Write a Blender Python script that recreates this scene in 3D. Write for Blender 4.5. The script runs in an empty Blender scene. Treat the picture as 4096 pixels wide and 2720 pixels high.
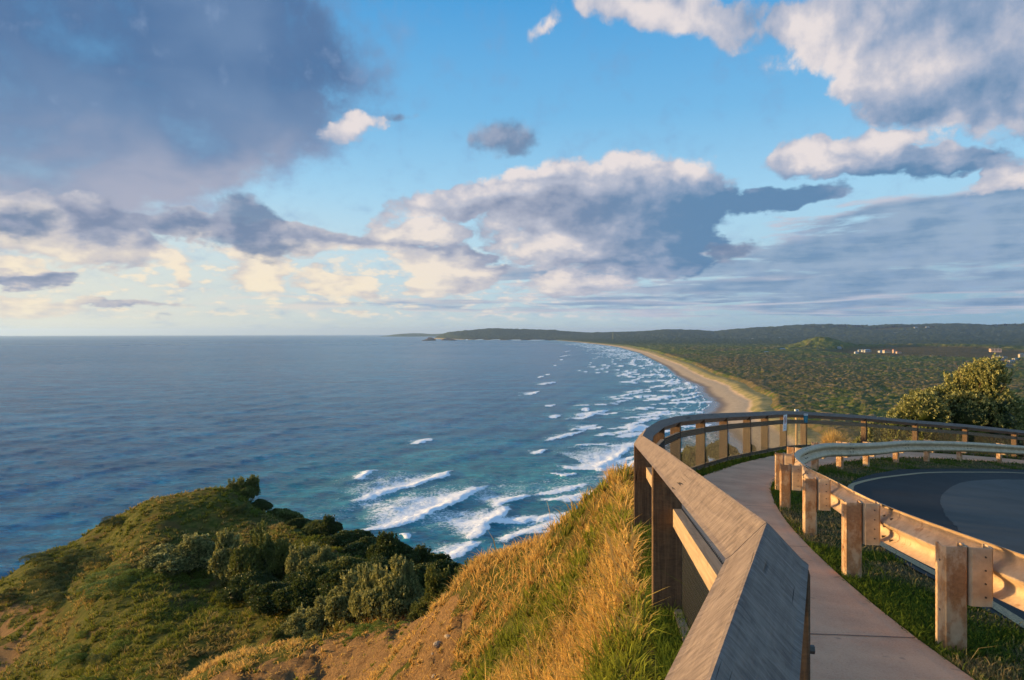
import bpy, bmesh, math, random
import numpy as np
from mathutils import Vector, Matrix

# ------------------------------------------------------------------ scene, camera, sky, sun
sc = bpy.context.scene
CZ = 95.0                       # eye height above the sea
F = 2732.0                      # focal length in photograph pixels (24 mm on full frame)
CX, EY = 2048.0, 1326.0         # principal column and eye-level row
cam_d = bpy.data.cameras.new('camera'); cam = bpy.data.objects.new('camera', cam_d)
sc.collection.objects.link(cam); sc.camera = cam
cam.location = (0, 0, CZ); cam.rotation_euler = (math.radians(90), 0, 0)
cam_d.sensor_width = 36; cam_d.lens = 36 * F / 4096
cam_d.shift_y = -(1360 - EY) / 4096
cam_d.clip_start = 0.05; cam_d.clip_end = 120000
sc.view_settings.view_transform = 'Standard'; sc.view_settings.look = 'None'
sc.view_settings.exposure = EXPO = 1.75; sc.view_settings.gamma = 1
sc.cycles.max_bounces = 6; sc.cycles.diffuse_bounces = 2; sc.cycles.glossy_bounces = 2
sc.cycles.transparent_max_bounces = 12; sc.cycles.volume_bounces = 0
sc.cycles.transmission_bounces = 2
sc.cycles.use_denoising = True
sc.cycles.sample_clamp_indirect = 4

SUN_AZ = math.radians(-80)      # from +Y, clockwise positive: the sun stands out over the sea on the left
SUN_EL = math.radians(5.5)
sd = Vector((math.sin(SUN_AZ)*math.cos(SUN_EL), math.cos(SUN_AZ)*math.cos(SUN_EL), math.sin(SUN_EL)))
sun_d = bpy.data.lights.new('sun', 'SUN'); sun = bpy.data.objects.new('sun', sun_d)
sc.collection.objects.link(sun); sun.rotation_euler = (-sd).to_track_quat('-Z', 'Y').to_euler()
sun.location = (-60, 0, 120)
sun_d.energy = 2.9; sun_d.angle = math.radians(0.5); sun_d.color = (1.0, 0.65, 0.25)

# ------------------------------------------------------------------ node helpers
class T:
    """tiny wrapper round a node tree"""
    def __init__(s, nt): s.nt = nt
    def n(s, typ, props=None, **kw):
        nd = s.nt.nodes.new(typ)
        for k, v in (props or {}).items(): setattr(nd, k, v)
        for k, v in kw.items():
            key = int(k[1:]) if k[0] == 'i' and k[1:].isdigit() else k.replace('_', ' ')
            s.put(nd.inputs[key], v)
        return nd
    def put(s, sock, v):
        if isinstance(v, bpy.types.NodeSocket): s.nt.links.new(v, sock)
        elif isinstance(v, bpy.types.Node): s.nt.links.new(v.outputs[0], sock)
        elif v is not None: sock.default_value = v
    def m(s, op, a, b=None, c=None, clamp=False):
        nd = s.nt.nodes.new('ShaderNodeMath'); nd.operation = op; nd.use_clamp = clamp
        for i, v in enumerate((a, b, c)):
            if v is not None: s.put(nd.inputs[i], v)
        return nd.outputs[0]
    def vm(s, op, a, b=None):
        nd = s.nt.nodes.new('ShaderNodeVectorMath'); nd.operation = op
        s.put(nd.inputs[0], a)
        if b is not None: s.put(nd.inputs[1], b)
        return nd.outputs[0]
    def mix(s, f, a, b, blend='MIX'):
        nd = s.nt.nodes.new('ShaderNodeMix'); nd.data_type = 'RGBA'; nd.blend_type = blend
        s.put(nd.inputs[0], f)
        for i, v in ((6, a), (7, b)):
            s.put(nd.inputs[i], (*v, 1) if isinstance(v, tuple) and len(v) == 3 else v)
        return nd.outputs[2]
    def sm(s, v, a, b, lo=0.0, hi=1.0):
        nd = s.nt.nodes.new('ShaderNodeMapRange'); nd.interpolation_type = 'SMOOTHSTEP'
        for i, x in enumerate((v, a, b, lo, hi)): s.put(nd.inputs[i], x)
        return nd.outputs[0]
    def noise(s, vec, scale, detail=4, rough=0.55, dist=0.0, out=0):
        nd = s.n('ShaderNodeTexNoise', Vector=vec, Scale=scale, Detail=detail, Roughness=rough, Distortion=dist)
        return nd.outputs[out]
    def ramp(s, f, stops):
        nd = s.nt.nodes.new('ShaderNodeValToRGB'); cr = nd.color_ramp
        while len(cr.elements) < len(stops): cr.elements.new(0.5)
        for e, (p, c) in zip(cr.elements, stops): e.position = p; e.color = (*c, 1)
        s.put(nd.inputs[0], f); return nd.outputs[0]

def lin(r, g, b):
    f = lambda c: (c/255/12.92 if c <= 10 else ((c/255+0.055)/1.055)**2.4)
    return (f(r), f(g), f(b))

# ------------------------------------------------------------------ world: sky and clouds
w = bpy.data.worlds.new("World"); sc.world = w; w.use_nodes = True
W = T(w.node_tree); w.node_tree.nodes.clear()
sky = W.n('ShaderNodeTexSky', dict(sky_type='NISHITA', sun_disc=False, sun_elevation=SUN_EL,
          sun_rotation=SUN_AZ, altitude=90, air_density=1.0, dust_density=1.2, ozone_density=2.5))
tc = W.n('ShaderNodeTexCoord')
sep = W.n('ShaderNodeSeparateXYZ', i0=tc.outputs['Generated'])
dx, dy, dz = sep.outputs
az = W.m('ARCTAN2', dx, dy)                       # radians right of the view down the coast
el = W.m('ARCSINE', W.m('MAXIMUM', W.m('MINIMUM', dz, 1.0), -1.0))
def A(x): return math.atan((x-CX)/F)
def E(x, y): return math.atan(((1340-y)/F) * math.cos(A(x)))
# cloud coordinates: features shrink towards the horizon as a flat layer does
vlog = W.m('LOGARITHM', W.m('ADD', W.m('MAXIMUM', el, -0.02), 0.10), math.e)
cl = W.n('ShaderNodeCombineXYZ', X=W.m('MULTIPLY', az, 5.0), Y=W.m('MULTIPLY', vlog, 2.0), Z=0.0).outputs[0]
vlow = W.m('LOGARITHM', W.m('ADD', W.m('MAXIMUM', el, -0.02), 0.035), math.e)
cs = W.n('ShaderNodeCombineXYZ', X=W.m('MULTIPLY', az, 3.0), Y=W.m('MULTIPLY', vlow, 3.0), Z=5.0).outputs[0]
ae = W.n('ShaderNodeCombineXYZ', X=az, Y=el, Z=0.0).outputs[0]
warp = W.noise(cl, 2.2, 5, 0.55, 0.0, 1)
ae_w = W.vm('ADD', ae, W.vm('MULTIPLY', W.vm('SUBTRACT', warp, (0.5, 0.5, 0.5)), (0.15, 0.075, 0.0)))
ae_s = W.vm('ADD', ae, W.vm('MULTIPLY', W.vm('SUBTRACT', W.noise(cs, 1.6, 4, 0.5, 0.0, 1), (0.5, 0.5, 0.5)), (0.2, 0.03, 0.0)))
def blob(x, y, rx, ry, rot=0.0, amp=1.0, vec=None):
    nd = W.n('ShaderNodeMapping', dict(vector_type='TEXTURE'), Vector=vec or ae_w, Location=(A(x), E(x, y), 0),
             Rotation=(0, 0, math.radians(rot)), Scale=(rx*1.35/F, ry*1.35/F, 1))
    g = W.n('ShaderNodeTexGradient', dict(gradient_type='SPHERICAL'), Vector=nd.outputs[0])
    v = g.outputs['Fac']
    return W.m('MULTIPLY', v, amp) if amp != 1 else v
def field(lst, vec=None):
    acc = None
    for b in lst:
        v = blob(*b, vec=vec)
        acc = v if acc is None else W.m('MAXIMUM', acc, v)
    return acc
n1 = W.noise(cl, 4.2, 10, 0.62, 0.0)
nl = W.noise(cl, 3.4, 4, 0.5, 0.0)
n2 = W.noise(W.vm('ADD', cl, (-0.07, 0.05, 0.0)), 3.4, 4, 0.5, 0.0)   # the same field, a step towards the light
nb = W.n('ShaderNodeTexVoronoi', dict(feature='SMOOTH_F1'), Vector=W.vm('ADD', cl, W.vm('MULTIPLY', warp, (0.5, 0.5, 0.0))), Scale=9.0, Smoothness=0.6).outputs['Distance']
ns = W.noise(cs, 2.6, 8, 0.6, 0.2)
SLATE = [(350,300,860,400,10,1.35),(60,480,720,340,5,1.3),(800,150,330,210,-20,.9),(120,790,240,110,-35,.9),(560,690,300,80,8,.7),(1250,40,300,70,-10,.3),(1330,430,170,60,0,.4)]
LIT = [(1960,830,400,62,8,1.1),(2150,770,330,85,10,1.15),(2480,770,330,110,3,1.2),(2680,800,250,120,0,1.2),(2420,930,400,170,0,1.35),(2600,1000,250,95,0,1.1),
       (3080,812,230,42,3,.95),(2880,950,80,60,-20,.6),(1790,1085,190,110,0,1.15),(1700,945,200,45,0,.85),(1330,975,400,48,0,.9),(820,935,300,48,0,.9),
       (1050,1105,120,85,0,1.05),(1370,1165,140,56,-20,.9),(700,1075,100,36,-35,.75),(2300,1150,200,50,0,.8),(1180,1010,160,40,0,.7),
       (240,925,320,100,-8,1.2),(60,1108,130,42,-8,1.0),(90,1232,150,28,-8,.85),(480,1250,180,20,0,.65),(1410,525,140,48,14,.6),
       (3400,655,300,58,-6,1.15),(3540,600,150,55,0,1.05),(3780,650,200,50,-10,.85),(3990,720,75,55,-30,.85),
       (3820,210,470,215,-20,1.4),(3400,30,420,75,6,.8),(3440,320,150,85,0,.9),(4020,420,190,90,-25,.9),(2700,50,330,90,-12,.95),(3230,100,100,75,0,.6),(2170,112,90,32,25,.3),(2500,15,200,45,0,.4)]
PUFF = [(1010,930,150,95,-35,1.3),(2035,560,150,66,5,.75),(2920,1030,90,45,0,.9),(800,930,120,45,0,.7),(60,910,120,60,0,.9),(1600,470,60,20,0,.4)]
STRAT = [(3900,850,620,60,3,1.1),(3800,990,850,95,3,1.25),(3300,1075,1100,42,0,.95),(3550,1150,1100,50,0,1.0),(2300,1110,500,50,0,.7),(3000,1200,1100,22,0,.7),
         (3700,1228,900,22,0,.8),(2500,1240,800,30,0,.55),(3300,1262,900,9,0,.55),(1700,1230,800,35,0,.5),(3350,940,300,16,0,.6)]
dark_f = field(SLATE); lit_f = field(LIT); puff_f = field(PUFF); strat_f = field(STRAT, ae_s)
c1 = W.m('SUBTRACT', n1, 0.5)
a_dark = W.sm(W.m('ADD', dark_f, W.m('MULTIPLY', c1, 0.8)), -0.03, 0.42)
puffy = W.m('ADD', W.m('MULTIPLY', c1, 0.85), W.m('MULTIPLY', W.m('SUBTRACT', 0.42, nb), 0.25))
a_lit = W.m('MULTIPLY', W.sm(W.m('ADD', lit_f, puffy), 0.05, 0.32), W.sm(lit_f, 0.02, 0.16))
a_puff = W.m('MULTIPLY', W.sm(W.m('ADD', puff_f, puffy), 0.02, 0.5), W.sm(puff_f, 0.0, 0.2))
a_strat = W.m('MULTIPLY', W.sm(W.m('ADD', strat_f, W.m('MULTIPLY', W.m('SUBTRACT', ns, 0.5), 2.5)), 0.10, 0.48), W.m('MULTIPLY', W.sm(strat_f, 0.0, 0.12), 0.92))
# scattered small clouds low over the horizon
band = W.m('MULTIPLY', W.sm(el, 0.010, 0.026), W.sm(el, 0.15, 0.08))
n3 = W.noise(W.vm('ADD', cl, (3.0, 9.0, 0.0)), 6.5, 8, 0.60, 0.0)
a_low = W.m('MULTIPLY', W.sm(W.m('ADD', n3, W.m('MULTIPLY', W.sm(az, -0.6, -0.1), 0.04)), 0.47, 0.66), W.m('MULTIPLY', band, W.sm(az, 0.35, 0.0, 0.15, 0.85)))
# clear sky, bluest straight ahead and above, creamy low in the east
h = W.m('MAXIMUM', el, 0.0)
grad = W.ramp(W.m('MULTIPLY', h, 1.9), [(0.0, lin(190,206,210)), (0.07, lin(186,212,222)), (0.2, lin(186,220,236)), (0.36, lin(164,212,240)),
                                        (0.58, lin(120,186,231)), (1.0, lin(45,146,215))])
left = W.m('MULTIPLY', W.sm(az, 0.15, -0.75), W.sm(el, 0.24, 0.0))
grad = W.mix(W.m('MULTIPLY', left, 0.85), grad, lin(238,232,212))
right = W.m('MULTIPLY', W.sm(az, 0.05, 0.6), W.sm(el, 0.2, 0.0))
grad = W.mix(W.m('MULTIPLY', right, 0.75), grad, lin(124,168,196))
# cloud colours: lit on the sun's side, slate away from it
relief = W.m('MULTIPLY', W.m('SUBTRACT', nl, n2), 3.2)
bump = W.m('ADD', W.m('ADD', W.m('MULTIPLY', relief, 0.5), W.m('MULTIPLY', W.m('SUBTRACT', n1, nl), 1.1)), W.m('MULTIPLY', W.m('SUBTRACT', 0.42, nb), 0.28))
WARM = [(2130,1020,330,90,-20,.6),(1960,800,300,45,8,.7),(2150,700,260,35,4,.9),(2480,670,260,40,0,.95),(2740,690,190,60,-10,1.1),(1720,1110,260,90,0,1.1),(1680,930,150,45,0,1.0),
        (1050,1110,150,90,0,1.1),(1370,1170,180,80,0,1.0),(700,1080,130,50,0,.9),(1400,1020,300,24,0,.6),(150,930,150,75,-20,.95),(330,1010,160,40,0,.8),(50,1080,120,36,0,.8),(200,1235,150,35,0,.8),(1430,520,150,60,10,.9),
        (3250,650,170,50,-20,.9),(3560,575,200,50,0,1.2),(3320,280,140,170,-20,1.05),(3600,300,260,110,0,.55),(2600,40,230,80,-20,.8),(3230,95,90,80,0,.7),(3990,715,80,60,0,.9),(2170,112,90,40,0,.8),(2280,1140,170,45,0,.8),(4000,520,100,36,0,.7)]
COOL = [(2200,900,420,90,-10,.45),(1900,880,260,40,8,.4),(2850,960,270,230,0,1.3),(2450,840,560,70,3,.75),(2620,930,300,130,0,.7),(3100,810,330,80,0,1.3),(2350,1080,480,36,0,.7),(1960,1000,80,110,30,.9),(1330,975,340,36,0,.5),(820,915,380,36,0,.4),
        (430,930,200,90,0,.9),(80,910,150,40,0,1.2),(100,1125,140,24,0,.9),(3600,720,420,40,0,1.1),(3950,620,260,60,0,.6),(3700,450,500,100,-10,.55),(4000,400,300,120,-10,.6),(3850,120,500,160,0,.3),(1700,985,400,26,0,.4),(1860,1150,260,20,0,.4)]
shade = W.m('ADD', W.m('SUBTRACT', W.m('MULTIPLY', field(WARM), 0.85), W.m('MULTIPLY', field(COOL), 0.95)), W.m('ADD', 0.46, bump))
lowwarm = W.m('MULTIPLY', W.sm(az, 0.25, -0.35), W.sm(el, 0.22, 0.05))
warm_c = W.mix(lowwarm, lin(234,224,222), lin(250,235,208))
grey_c = W.mix(lowwarm, lin(184,188,204), lin(212,204,200))
lit_c = W.mix(W.sm(shade, -0.35, 0.30), W.mix(W.sm(az, 0.0, 0.28), lin(122,138,168), lin(96,134,172)), W.mix(W.sm(az, 0.0, 0.3), lin(162,168,188), lin(146,164,192)))
lit_c = W.mix(W.sm(shade, 0.15, 0.60), lit_c, grey_c)
lit_c = W.mix(W.sm(shade, 0.50, 1.10), lit_c, warm_c)
nbig = W.noise(W.vm('MULTIPLY', cl, (0.8, 1.3, 1.0)), 1.7, 5, 0.45, 0.4)
d_sh = W.m('ADD', W.sm(el, 0.36, 0.16), W.m('MULTIPLY', W.m('SUBTRACT', nbig, 0.5), 1.7))
dark_c = W.mix(W.sm(d_sh, -0.3, 0.45), lin(80,114,158), lin(108,136,174))
dark_c = W.mix(W.sm(d_sh, 0.35, 1.25), dark_c, lin(168,172,192))
dark_c = W.mix(W.m('MULTIPLY', W.sm(n1, 0.55, 0.8), 0.5), dark_c, lin(150,172,205))
dark_c = W.mix(W.sm(dark_f, 0.40, 0.0, 0.0, 0.7), dark_c, lin(132,170,212))
puff_c = W.mix(W.sm(relief, -0.3, 0.5), lin(112,134,166), lin(156,164,186))
st_c = W.mix(W.sm(W.m('ADD', ns, W.m('MULTIPLY', relief, 0.2)), 0.75, 0.35), lin(108,142,178), lin(150,172,198))
st_c = W.mix(W.sm(W.m('ADD', strat_f, W.m('MULTIPLY', ns, -0.6)), 0.22, -0.15), st_c, W.mix(lowwarm, lin(196,198,212), lin(226,220,212)))
col = W.mix(a_low, grad, W.mix(W.sm(n3, 0.46, 0.62), lin(202,208,214), warm_c))
col = W.mix(a_strat, col, st_c)
col = W.mix(W.m('MULTIPLY', a_dark, W.sm(W.m('ADD', nbig, W.m('MULTIPLY', n1, .5)), 0.42, 0.72, 0.62, 0.97)), col, dark_c)
col = W.mix(W.m('MULTIPLY', a_lit, 0.97), col, lit_c)
col = W.mix(W.m('MULTIPLY', a_puff, 0.9), col, puff_c)
# the physical sky lights everything; the cloud deck covers the part of it that the coast looks towards
front = W.m('MULTIPLY', W.sm(W.m('ABSOLUTE', az), 1.5, 0.95), W.sm(el, 0.75, 0.55))
col_b = W.n('ShaderNodeVectorMath', dict(operation='SCALE'), i0=col, Scale=2.0**-EXPO / 0.15)
final = W.mix(front, W.mix(0.35, sky.outputs[0], W.mix(1.0, sky.outputs[0], (1, 1, 1), 'MULTIPLY')), col_b.outputs[0])
bg = W.n('ShaderNodeBackground', Color=final, Strength=0.15)
wo = W.n('ShaderNodeOutputWorld'); w.node_tree.links.new(bg.outputs[0], wo.inputs[0])
w.cycles.sampling_method = 'MANUAL'; w.cycles.sample_map_resolution = 512
# ------------------------------------------------------------------ numeric helpers
RNG = np.random.default_rng(7)
def U(xf, yf, D):
    """photograph pixel + distance ahead -> point"""
    return np.array([(xf-CX)/F*D, D, CZ - (yf-EY)/F*D])
def _h(ix, iy, seed):
    with np.errstate(over='ignore'):
        n = (ix.astype(np.int64)*374761393 + iy.astype(np.int64)*668265263 + seed*1442695041) & 0xffffffff
        n = ((n ^ (n >> 13))*1274126177) & 0xffffffff
        n = (n ^ (n >> 16)) & 0xffffffff
    return n/4294967295.0
def vn(x, y, seed=0):
    ix, iy = np.floor(x), np.floor(y); fx, fy = x-ix, y-iy
    ux, uy = fx*fx*(3-2*fx), fy*fy*(3-2*fy)
    a, b = _h(ix, iy, seed), _h(ix+1, iy, seed); c, d = _h(ix, iy+1, seed), _h(ix+1, iy+1, seed)
    return a+(b-a)*ux+(c-a)*uy+(a-b-c+d)*ux*uy
def fbm(x, y, o=4, seed=0, g=0.5):
    s, a, t = 0.0, 1.0, 0.0
    for k in range(o):
        s = s + a*vn(x*2**k+17.3*k, y*2**k-9.1*k, seed+k); t += a; a *= g
    return s/t
def worley(x, y, seed=0):
    """distance to the nearest jittered point, its distance to the second, and a random number of that point"""
    ix, iy = np.floor(x), np.floor(y)
    f1 = np.full(x.shape, 9.0); f2 = np.full(x.shape, 9.0); rid = np.zeros(x.shape)
    for ox in (-1, 0, 1):
        for oy in (-1, 0, 1):
            cx, cy = ix+ox, iy+oy
            d = np.hypot(cx+0.15+0.7*_h(cx, cy, seed)-x, cy+0.15+0.7*_h(cx, cy, seed+5)-y)
            r = _h(cx, cy, seed+9)
            n = d < f1
            f2 = np.where(n, f1, np.minimum(f2, d)); rid = np.where(n, r, rid); f1 = np.where(n, d, f1)
    return f1, f2, rid
def sstep(v, a, b):
    t = np.clip((v-a)/(b-a), 0, 1); return t*t*(3-2*t)
def poly_dist(px, py, P):
    """distance to a polyline, signed positive on its right, and arc length along it"""
    best = np.full(px.shape, 1e18); sg = np.ones(px.shape); sl = np.zeros(px.shape); acc = 0.0
    for (x0, y0), (x1, y1) in zip(P[:-1], P[1:]):
        dx_, dy_ = x1-x0, y1-y0; L2 = dx_*dx_+dy_*dy_; L = math.sqrt(L2)
        t = np.clip(((px-x0)*dx_+(py-y0)*dy_)/L2, 0, 1)
        d = (px-x0-t*dx_)**2+(py-y0-t*dy_)**2
        s = np.where((px-x0)*dy_-(py-y0)*dx_ > 0, 1.0, -1.0)
        n = d < best
        best = np.where(n, d, best); sg = np.where(n, s, sg); sl = np.where(n, acc+t*L, sl); acc += L
    return np.sqrt(best)*sg, sl

# ------------------------------------------------------------------ object helpers
def tag(o, label=None, cat=None, group=None, kind=None):
    if label: o['label'] = label
    if cat: o['category'] = cat
    if group: o['group'] = group
    if kind: o['kind'] = kind
    return o
def link(name, me, mats=(), parent=None):
    o = bpy.data.objects.new(name, me); sc.collection.objects.link(o)
    for m_ in (mats if isinstance(mats, (list, tuple)) else [mats]): me.materials.append(m_)
    if parent: o.parent = parent
    return o
def empty(name, loc=(0, 0, 0), rz=0.0):
    o = bpy.data.objects.new(name, None); sc.collection.objects.link(o)
    o.location = loc; o.rotation_euler = (0, 0, rz); o.empty_display_size = 0.2; return o
def mesh_np(name, V, faces, attrs=None, smooth=True):
    """V (n,3); faces: list of int arrays (m,k); attrs: name -> (n,) point floats"""
    me = bpy.data.meshes.new(name)
    V = np.asarray(V, np.float32); me.vertices.add(len(V)); me.vertices.foreach_set('co', V.ravel())
    faces = [np.asarray(f, np.int32) for f in faces if len(f)]
    nl = sum(f.size for f in faces); me.loops.add(nl)
    me.loops.foreach_set('vertex_index', np.concatenate([f.ravel() for f in faces]))
    cnt = np.concatenate([np.full(len(f), f.shape[1], np.int32) for f in faces])
    me.polygons.add(len(cnt))
    me.polygons.foreach_set('loop_start', np.concatenate([[0], np.cumsum(cnt)[:-1]]).astype(np.int32))
    if smooth: me.polygons.foreach_set('use_smooth', np.ones(len(cnt), bool))
    for k, v in (attrs or {}).items():
        at = me.attributes.new(k, 'FLOAT', 'POINT'); at.data.foreach_set('value', np.asarray(v, np.float32))
    me.update(calc_edges=True)
    return me
def grid_faces(nr, nc, mask=None):
    i = np.arange(nr*nc).reshape(nr, nc)
    f = np.stack([i[:-1, :-1], i[:-1, 1:], i[1:, 1:], i[1:, :-1]], -1).reshape(-1, 4)
    return f if mask is None else f[mask.reshape(-1)]
class MB:
    """collects simple solids into one mesh"""
    def __init__(s): s.v = []; s.f = []
    def add(s, V, Fc):
        o = len(s.v); s.v += [tuple(p) for p in V]; s.f += [tuple(i+o for i in q) for q in Fc]
    def box(s, c, ax, ay, az_, bev=0.0):
        """box from centre and three half-axis vectors"""
        c, ax, ay, az_ = (np.array(q, float) for q in (c, ax, ay, az_))
        if bev > 0:
            lx, ly, lz = (np.linalg.norm(q) for q in (ax, ay, az_))
            V = []; idx = {}
            for sx in (-1, 1):
                for sy in (-1, 1):
                    for sz in (-1, 1):
                        base = np.array([sx, sy, sz], float)
                        for k, L in enumerate((lx, ly, lz)):
                            q = base.copy()
                            for j, Lj in enumerate((lx, ly, lz)):
                                if j != k: q[j] *= 1-min(bev/Lj, .45)
                            idx[(sx, sy, sz, k)] = len(V); V.append(c+q[0]*ax+q[1]*ay+q[2]*az_)
            F_ = []
            for k in range(3):
                a_, b_ = [j for j in range(3) if j != k]
                for sk in (-1, 1):
                    q = []
                    for sa, sb in ((-1, -1), (1, -1), (1, 1), (-1, 1)):
                        sg_ = [0, 0, 0]; sg_[k] = sk; sg_[a_] = sa; sg_[b_] = sb; q.append(idx[(*sg_, k)])
                    F_.append(q if (sk > 0) == (k != 1) else q[::-1])
                for sa in (-1, 1):
                    for sb in (-1, 1):
                        s0 = [0, 0, 0]; s0[a_] = sa; s0[b_] = sb; s0[k] = -1; s1 = list(s0); s1[k] = 1
                        q = [idx[(*s0, a_)], idx[(*s1, a_)], idx[(*s1, b_)], idx[(*s0, b_)]]
                        F_.append(q)
            for sx in (-1, 1):
                for sy in (-1, 1):
                    for sz in (-1, 1): F_.append([idx[(sx, sy, sz, k)] for k in range(3)])
            s.add(V, F_); return
        V = [c+i*ax+j*ay+k*az_ for i in (-1, 1) for j in (-1, 1) for k in (-1, 1)]
        s.add(V, [(0, 1, 3, 2), (4, 6, 7, 5), (0, 4, 5, 1), (2, 3, 7, 6), (0, 2, 6, 4), (1, 5, 7, 3)])
    def loft(s, rings, cap=True, closed=True):
        n = len(rings[0]); o = len(s.v)
        for r in rings: s.v += [tuple(p) for p in r]
        for k in range(len(rings)-1):
            for j in range(n if closed else n-1):
                a_, b_ = o+k*n+j, o+k*n+(j+1) % n
                s.f.append((a_, b_, b_+n, a_+n))
        if cap and closed:
            s.f.append(tuple(o+j for j in range(n))[::-1]); s.f.append(tuple(o+(len(rings)-1)*n+j for j in range(n)))
    def tube(s, pts, rad, n=8, cap=True):
        pts = [Vector(p) for p in pts]; rad = rad if isinstance(rad, (list, tuple)) else [rad]*len(pts); rings = []
        for i, p in enumerate(pts):
            d = (pts[min(i+1, len(pts)-1)]-pts[max(i-1, 0)]).normalized()
            u = d.cross(Vector((0, 0, 1)) if abs(d.z) < .9 else Vector((1, 0, 0))).normalized(); v = d.cross(u)
            rings.append([p+(u*math.cos(t)+v*math.sin(t))*rad[i] for t in [2*math.pi*k/n for k in range(n)]])
        s.loft(rings, cap)
    def build(s, name, mats, parent=None, smooth=False, fix=True):
        me = bpy.data.meshes.new(name); me.from_pydata([tuple(map(float, p)) for p in s.v], [], s.f)
        if fix:
            bm = bmesh.new(); bm.from_mesh(me); bmesh.ops.recalc_face_normals(bm, faces=bm.faces); bm.to_mesh(me); bm.free()
        if smooth:
            for p in me.polygons: p.use_smooth = True
            me.set_sharp_from_angle(angle=math.radians(38))
        me.update(); return link(name, me, mats, parent)

# ------------------------------------------------------------------ material helpers
def new_mat(name):
    m_ = bpy.data.materials.new(name); m_.use_nodes = True
    t = T(m_.node_tree); b = m_.node_tree.nodes['Principled BSDF']; return m_, t, b
def finish(t, b, color, rough=0.8, bump=None, bstr=0.3, bdist=0.01, spec=None, metal=None):
    t.put(b.inputs['Base Color'], (*color, 1) if isinstance(color, tuple) and len(color) == 3 else color)
    t.put(b.inputs['Roughness'], rough)
    if spec is not None: t.put(b.inputs['Specular IOR Level'], spec)
    if metal is not None: t.put(b.inputs['Metallic'], metal)
    if bump is not None:
        nd = t.n('ShaderNodeBump', Strength=bstr, Distance=bdist, Height=bump)
        t.put(b.inputs['Normal'], nd.outputs[0])
def attr(t, name):
    nd = t.n('ShaderNodeAttribute', dict(attribute_name=name)); return nd.outputs['Fac']
def geo_pos(t): return t.n('ShaderNodeNewGeometry').outputs['Position']
def obj_pos(t): return t.n('ShaderNodeTexCoord').outputs['Object']

# ------------------------------------------------------------------ the road shelf the path, road and fences stand on
_g = np.array([(2.51,3.87,1.83),(2.96,5.92,2.14),(3.62,8.29,2.48),(3.95,9.87,2.58),(4.72,12.06,2.83),(8.1,18.4,3.76),(9.7,18.8,3.73),
    (11.6,20.7,3.97),(13.3,22,4.17),(15,23,4.36),(16.9,23.8,4.58),(4.11,14.9,3.05),(5.2,16.8,3.19),(6.33,18.4,3.35),(7.29,19.7,3.49),
    (8.37,21.1,3.63),(9.57,22.4,3.82),(20,27.3,5.09),(.66,1.78,1.6),(1.52,7.9,2.4),(1.03,4.2,1.88),(0,0,1.5),(12,8,3.3),(6,4,2.3)])
_A = lambda x, y: np.stack([np.ones_like(x), x, y, x*x*.05, x*y*.05, y*y*.05], -1)
_c = np.linalg.lstsq(_A(_g[:, 0], _g[:, 1]), _g[:, 2], rcond=None)[0]
def gz(x, y):
    x = np.clip(np.asarray(x, float), -6, 34); y = np.clip(np.asarray(y, float), -6, 36)
    return CZ - _A(x, y) @ _c
def on_shelf(xf, yf):
    """photograph pixel -> point of the shelf"""
    lo, hi = 0.5, 60.0
    u, v = (xf-CX)/F, (yf-EY)/F
    D = 3.0
    for D in np.linspace(0.6, 45, 900):
        if CZ - v*D < gz(u*D, D): break
    for _ in range(12):
        D2 = D-0.05; D = D2 if CZ - v*D2 < gz(u*D2, D2) else D
    return np.array([u*D, D, float(gz(u*D, D))])

# fence ridge points: plan position, ridge height
RIDGE_PX = [(3067,2090,1.78),(2666,1803,4.7),(2570,1742,7.9),(2586,1713,10.0),(2635,1683,11.9),(2702,1665,13.4),(2802,1656,14.9),
            (2894,1652,16.8),(2988,1649,18.4),(3058.5,1646,19.7),(3133,1643,21.1),(3215,1646,22.4),(3456,1661,24.0),(3661,1681,25.2),(3861,1697,26.3),(4057,1718,27.3)]
RP = [U(*p) for p in RIDGE_PX]
d0 = np.array([-.406, -.88, .03])
RP = [RP[0]+d0*2.4, RP[0]+d0*1.02] + RP                       # carries on past the camera
d1 = RP[-1]-RP[-2]; RP += [RP[-1]+d1, RP[-1]+d1*2]
FL = [(p[0], p[1]) for p in RP]
# ------------------------------------------------------------------ headland: scattered heights joined by a thin plate
_t = []
def tp(*rows):
    for r in rows: _t.append(r)
def tpx(xf, yf, D, dz=0.0):
    p = U(xf, yf, D); _t.append((p[0], p[1], p[2]-CZ+dz))
tp((-1.2,-1.5,-2.0),(-.9,.3,-2.1),(-.2,1.8,-2.15),(.45,4.2,-2.45),(.95,6.5,-2.85),(1.2,7.9,-3.05),(-3,-2,-3.6),(-2.2,1,-3.3),(-5,3,-6.5),(-10,8,-11),(-6,-4,-6))
tpx(2464,1880,10.5,-.5); tpx(2380,1915,11.5,-.45); tpx(2300,1965,12.3,-.45); tpx(2230,1985,13.2,-.45); tpx(2100,2085,15,-.42); tpx(1960,2165,17,-.4); tpx(1905,2240,18,-.3)
for r in [(1887,2371,18.5),(1732,2438,20),(1593,2482,21.5),(1482,2516,23),(1360,2577,25),(1233,2599,27),(1066,2649,30),(900,2705,34)]: tpx(*r, -.12)
tpx(1700,2720,13.5); tpx(1300,2720,20); tpx(2100,2720,8,-.2); tpx(2100,2400,11.5,-.25); tpx(2100,2200,14,-.4); tpx(2400,2720,5,-.2); tpx(2400,2400,7,-.3); tpx(2400,2100,9,-.35)
tpx(2500,2690,4.4,-.2); tpx(1900,2560,13.5,-.2); tpx(1600,2600,18.5); tpx(2250,2250,11.3,-.35)
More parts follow.
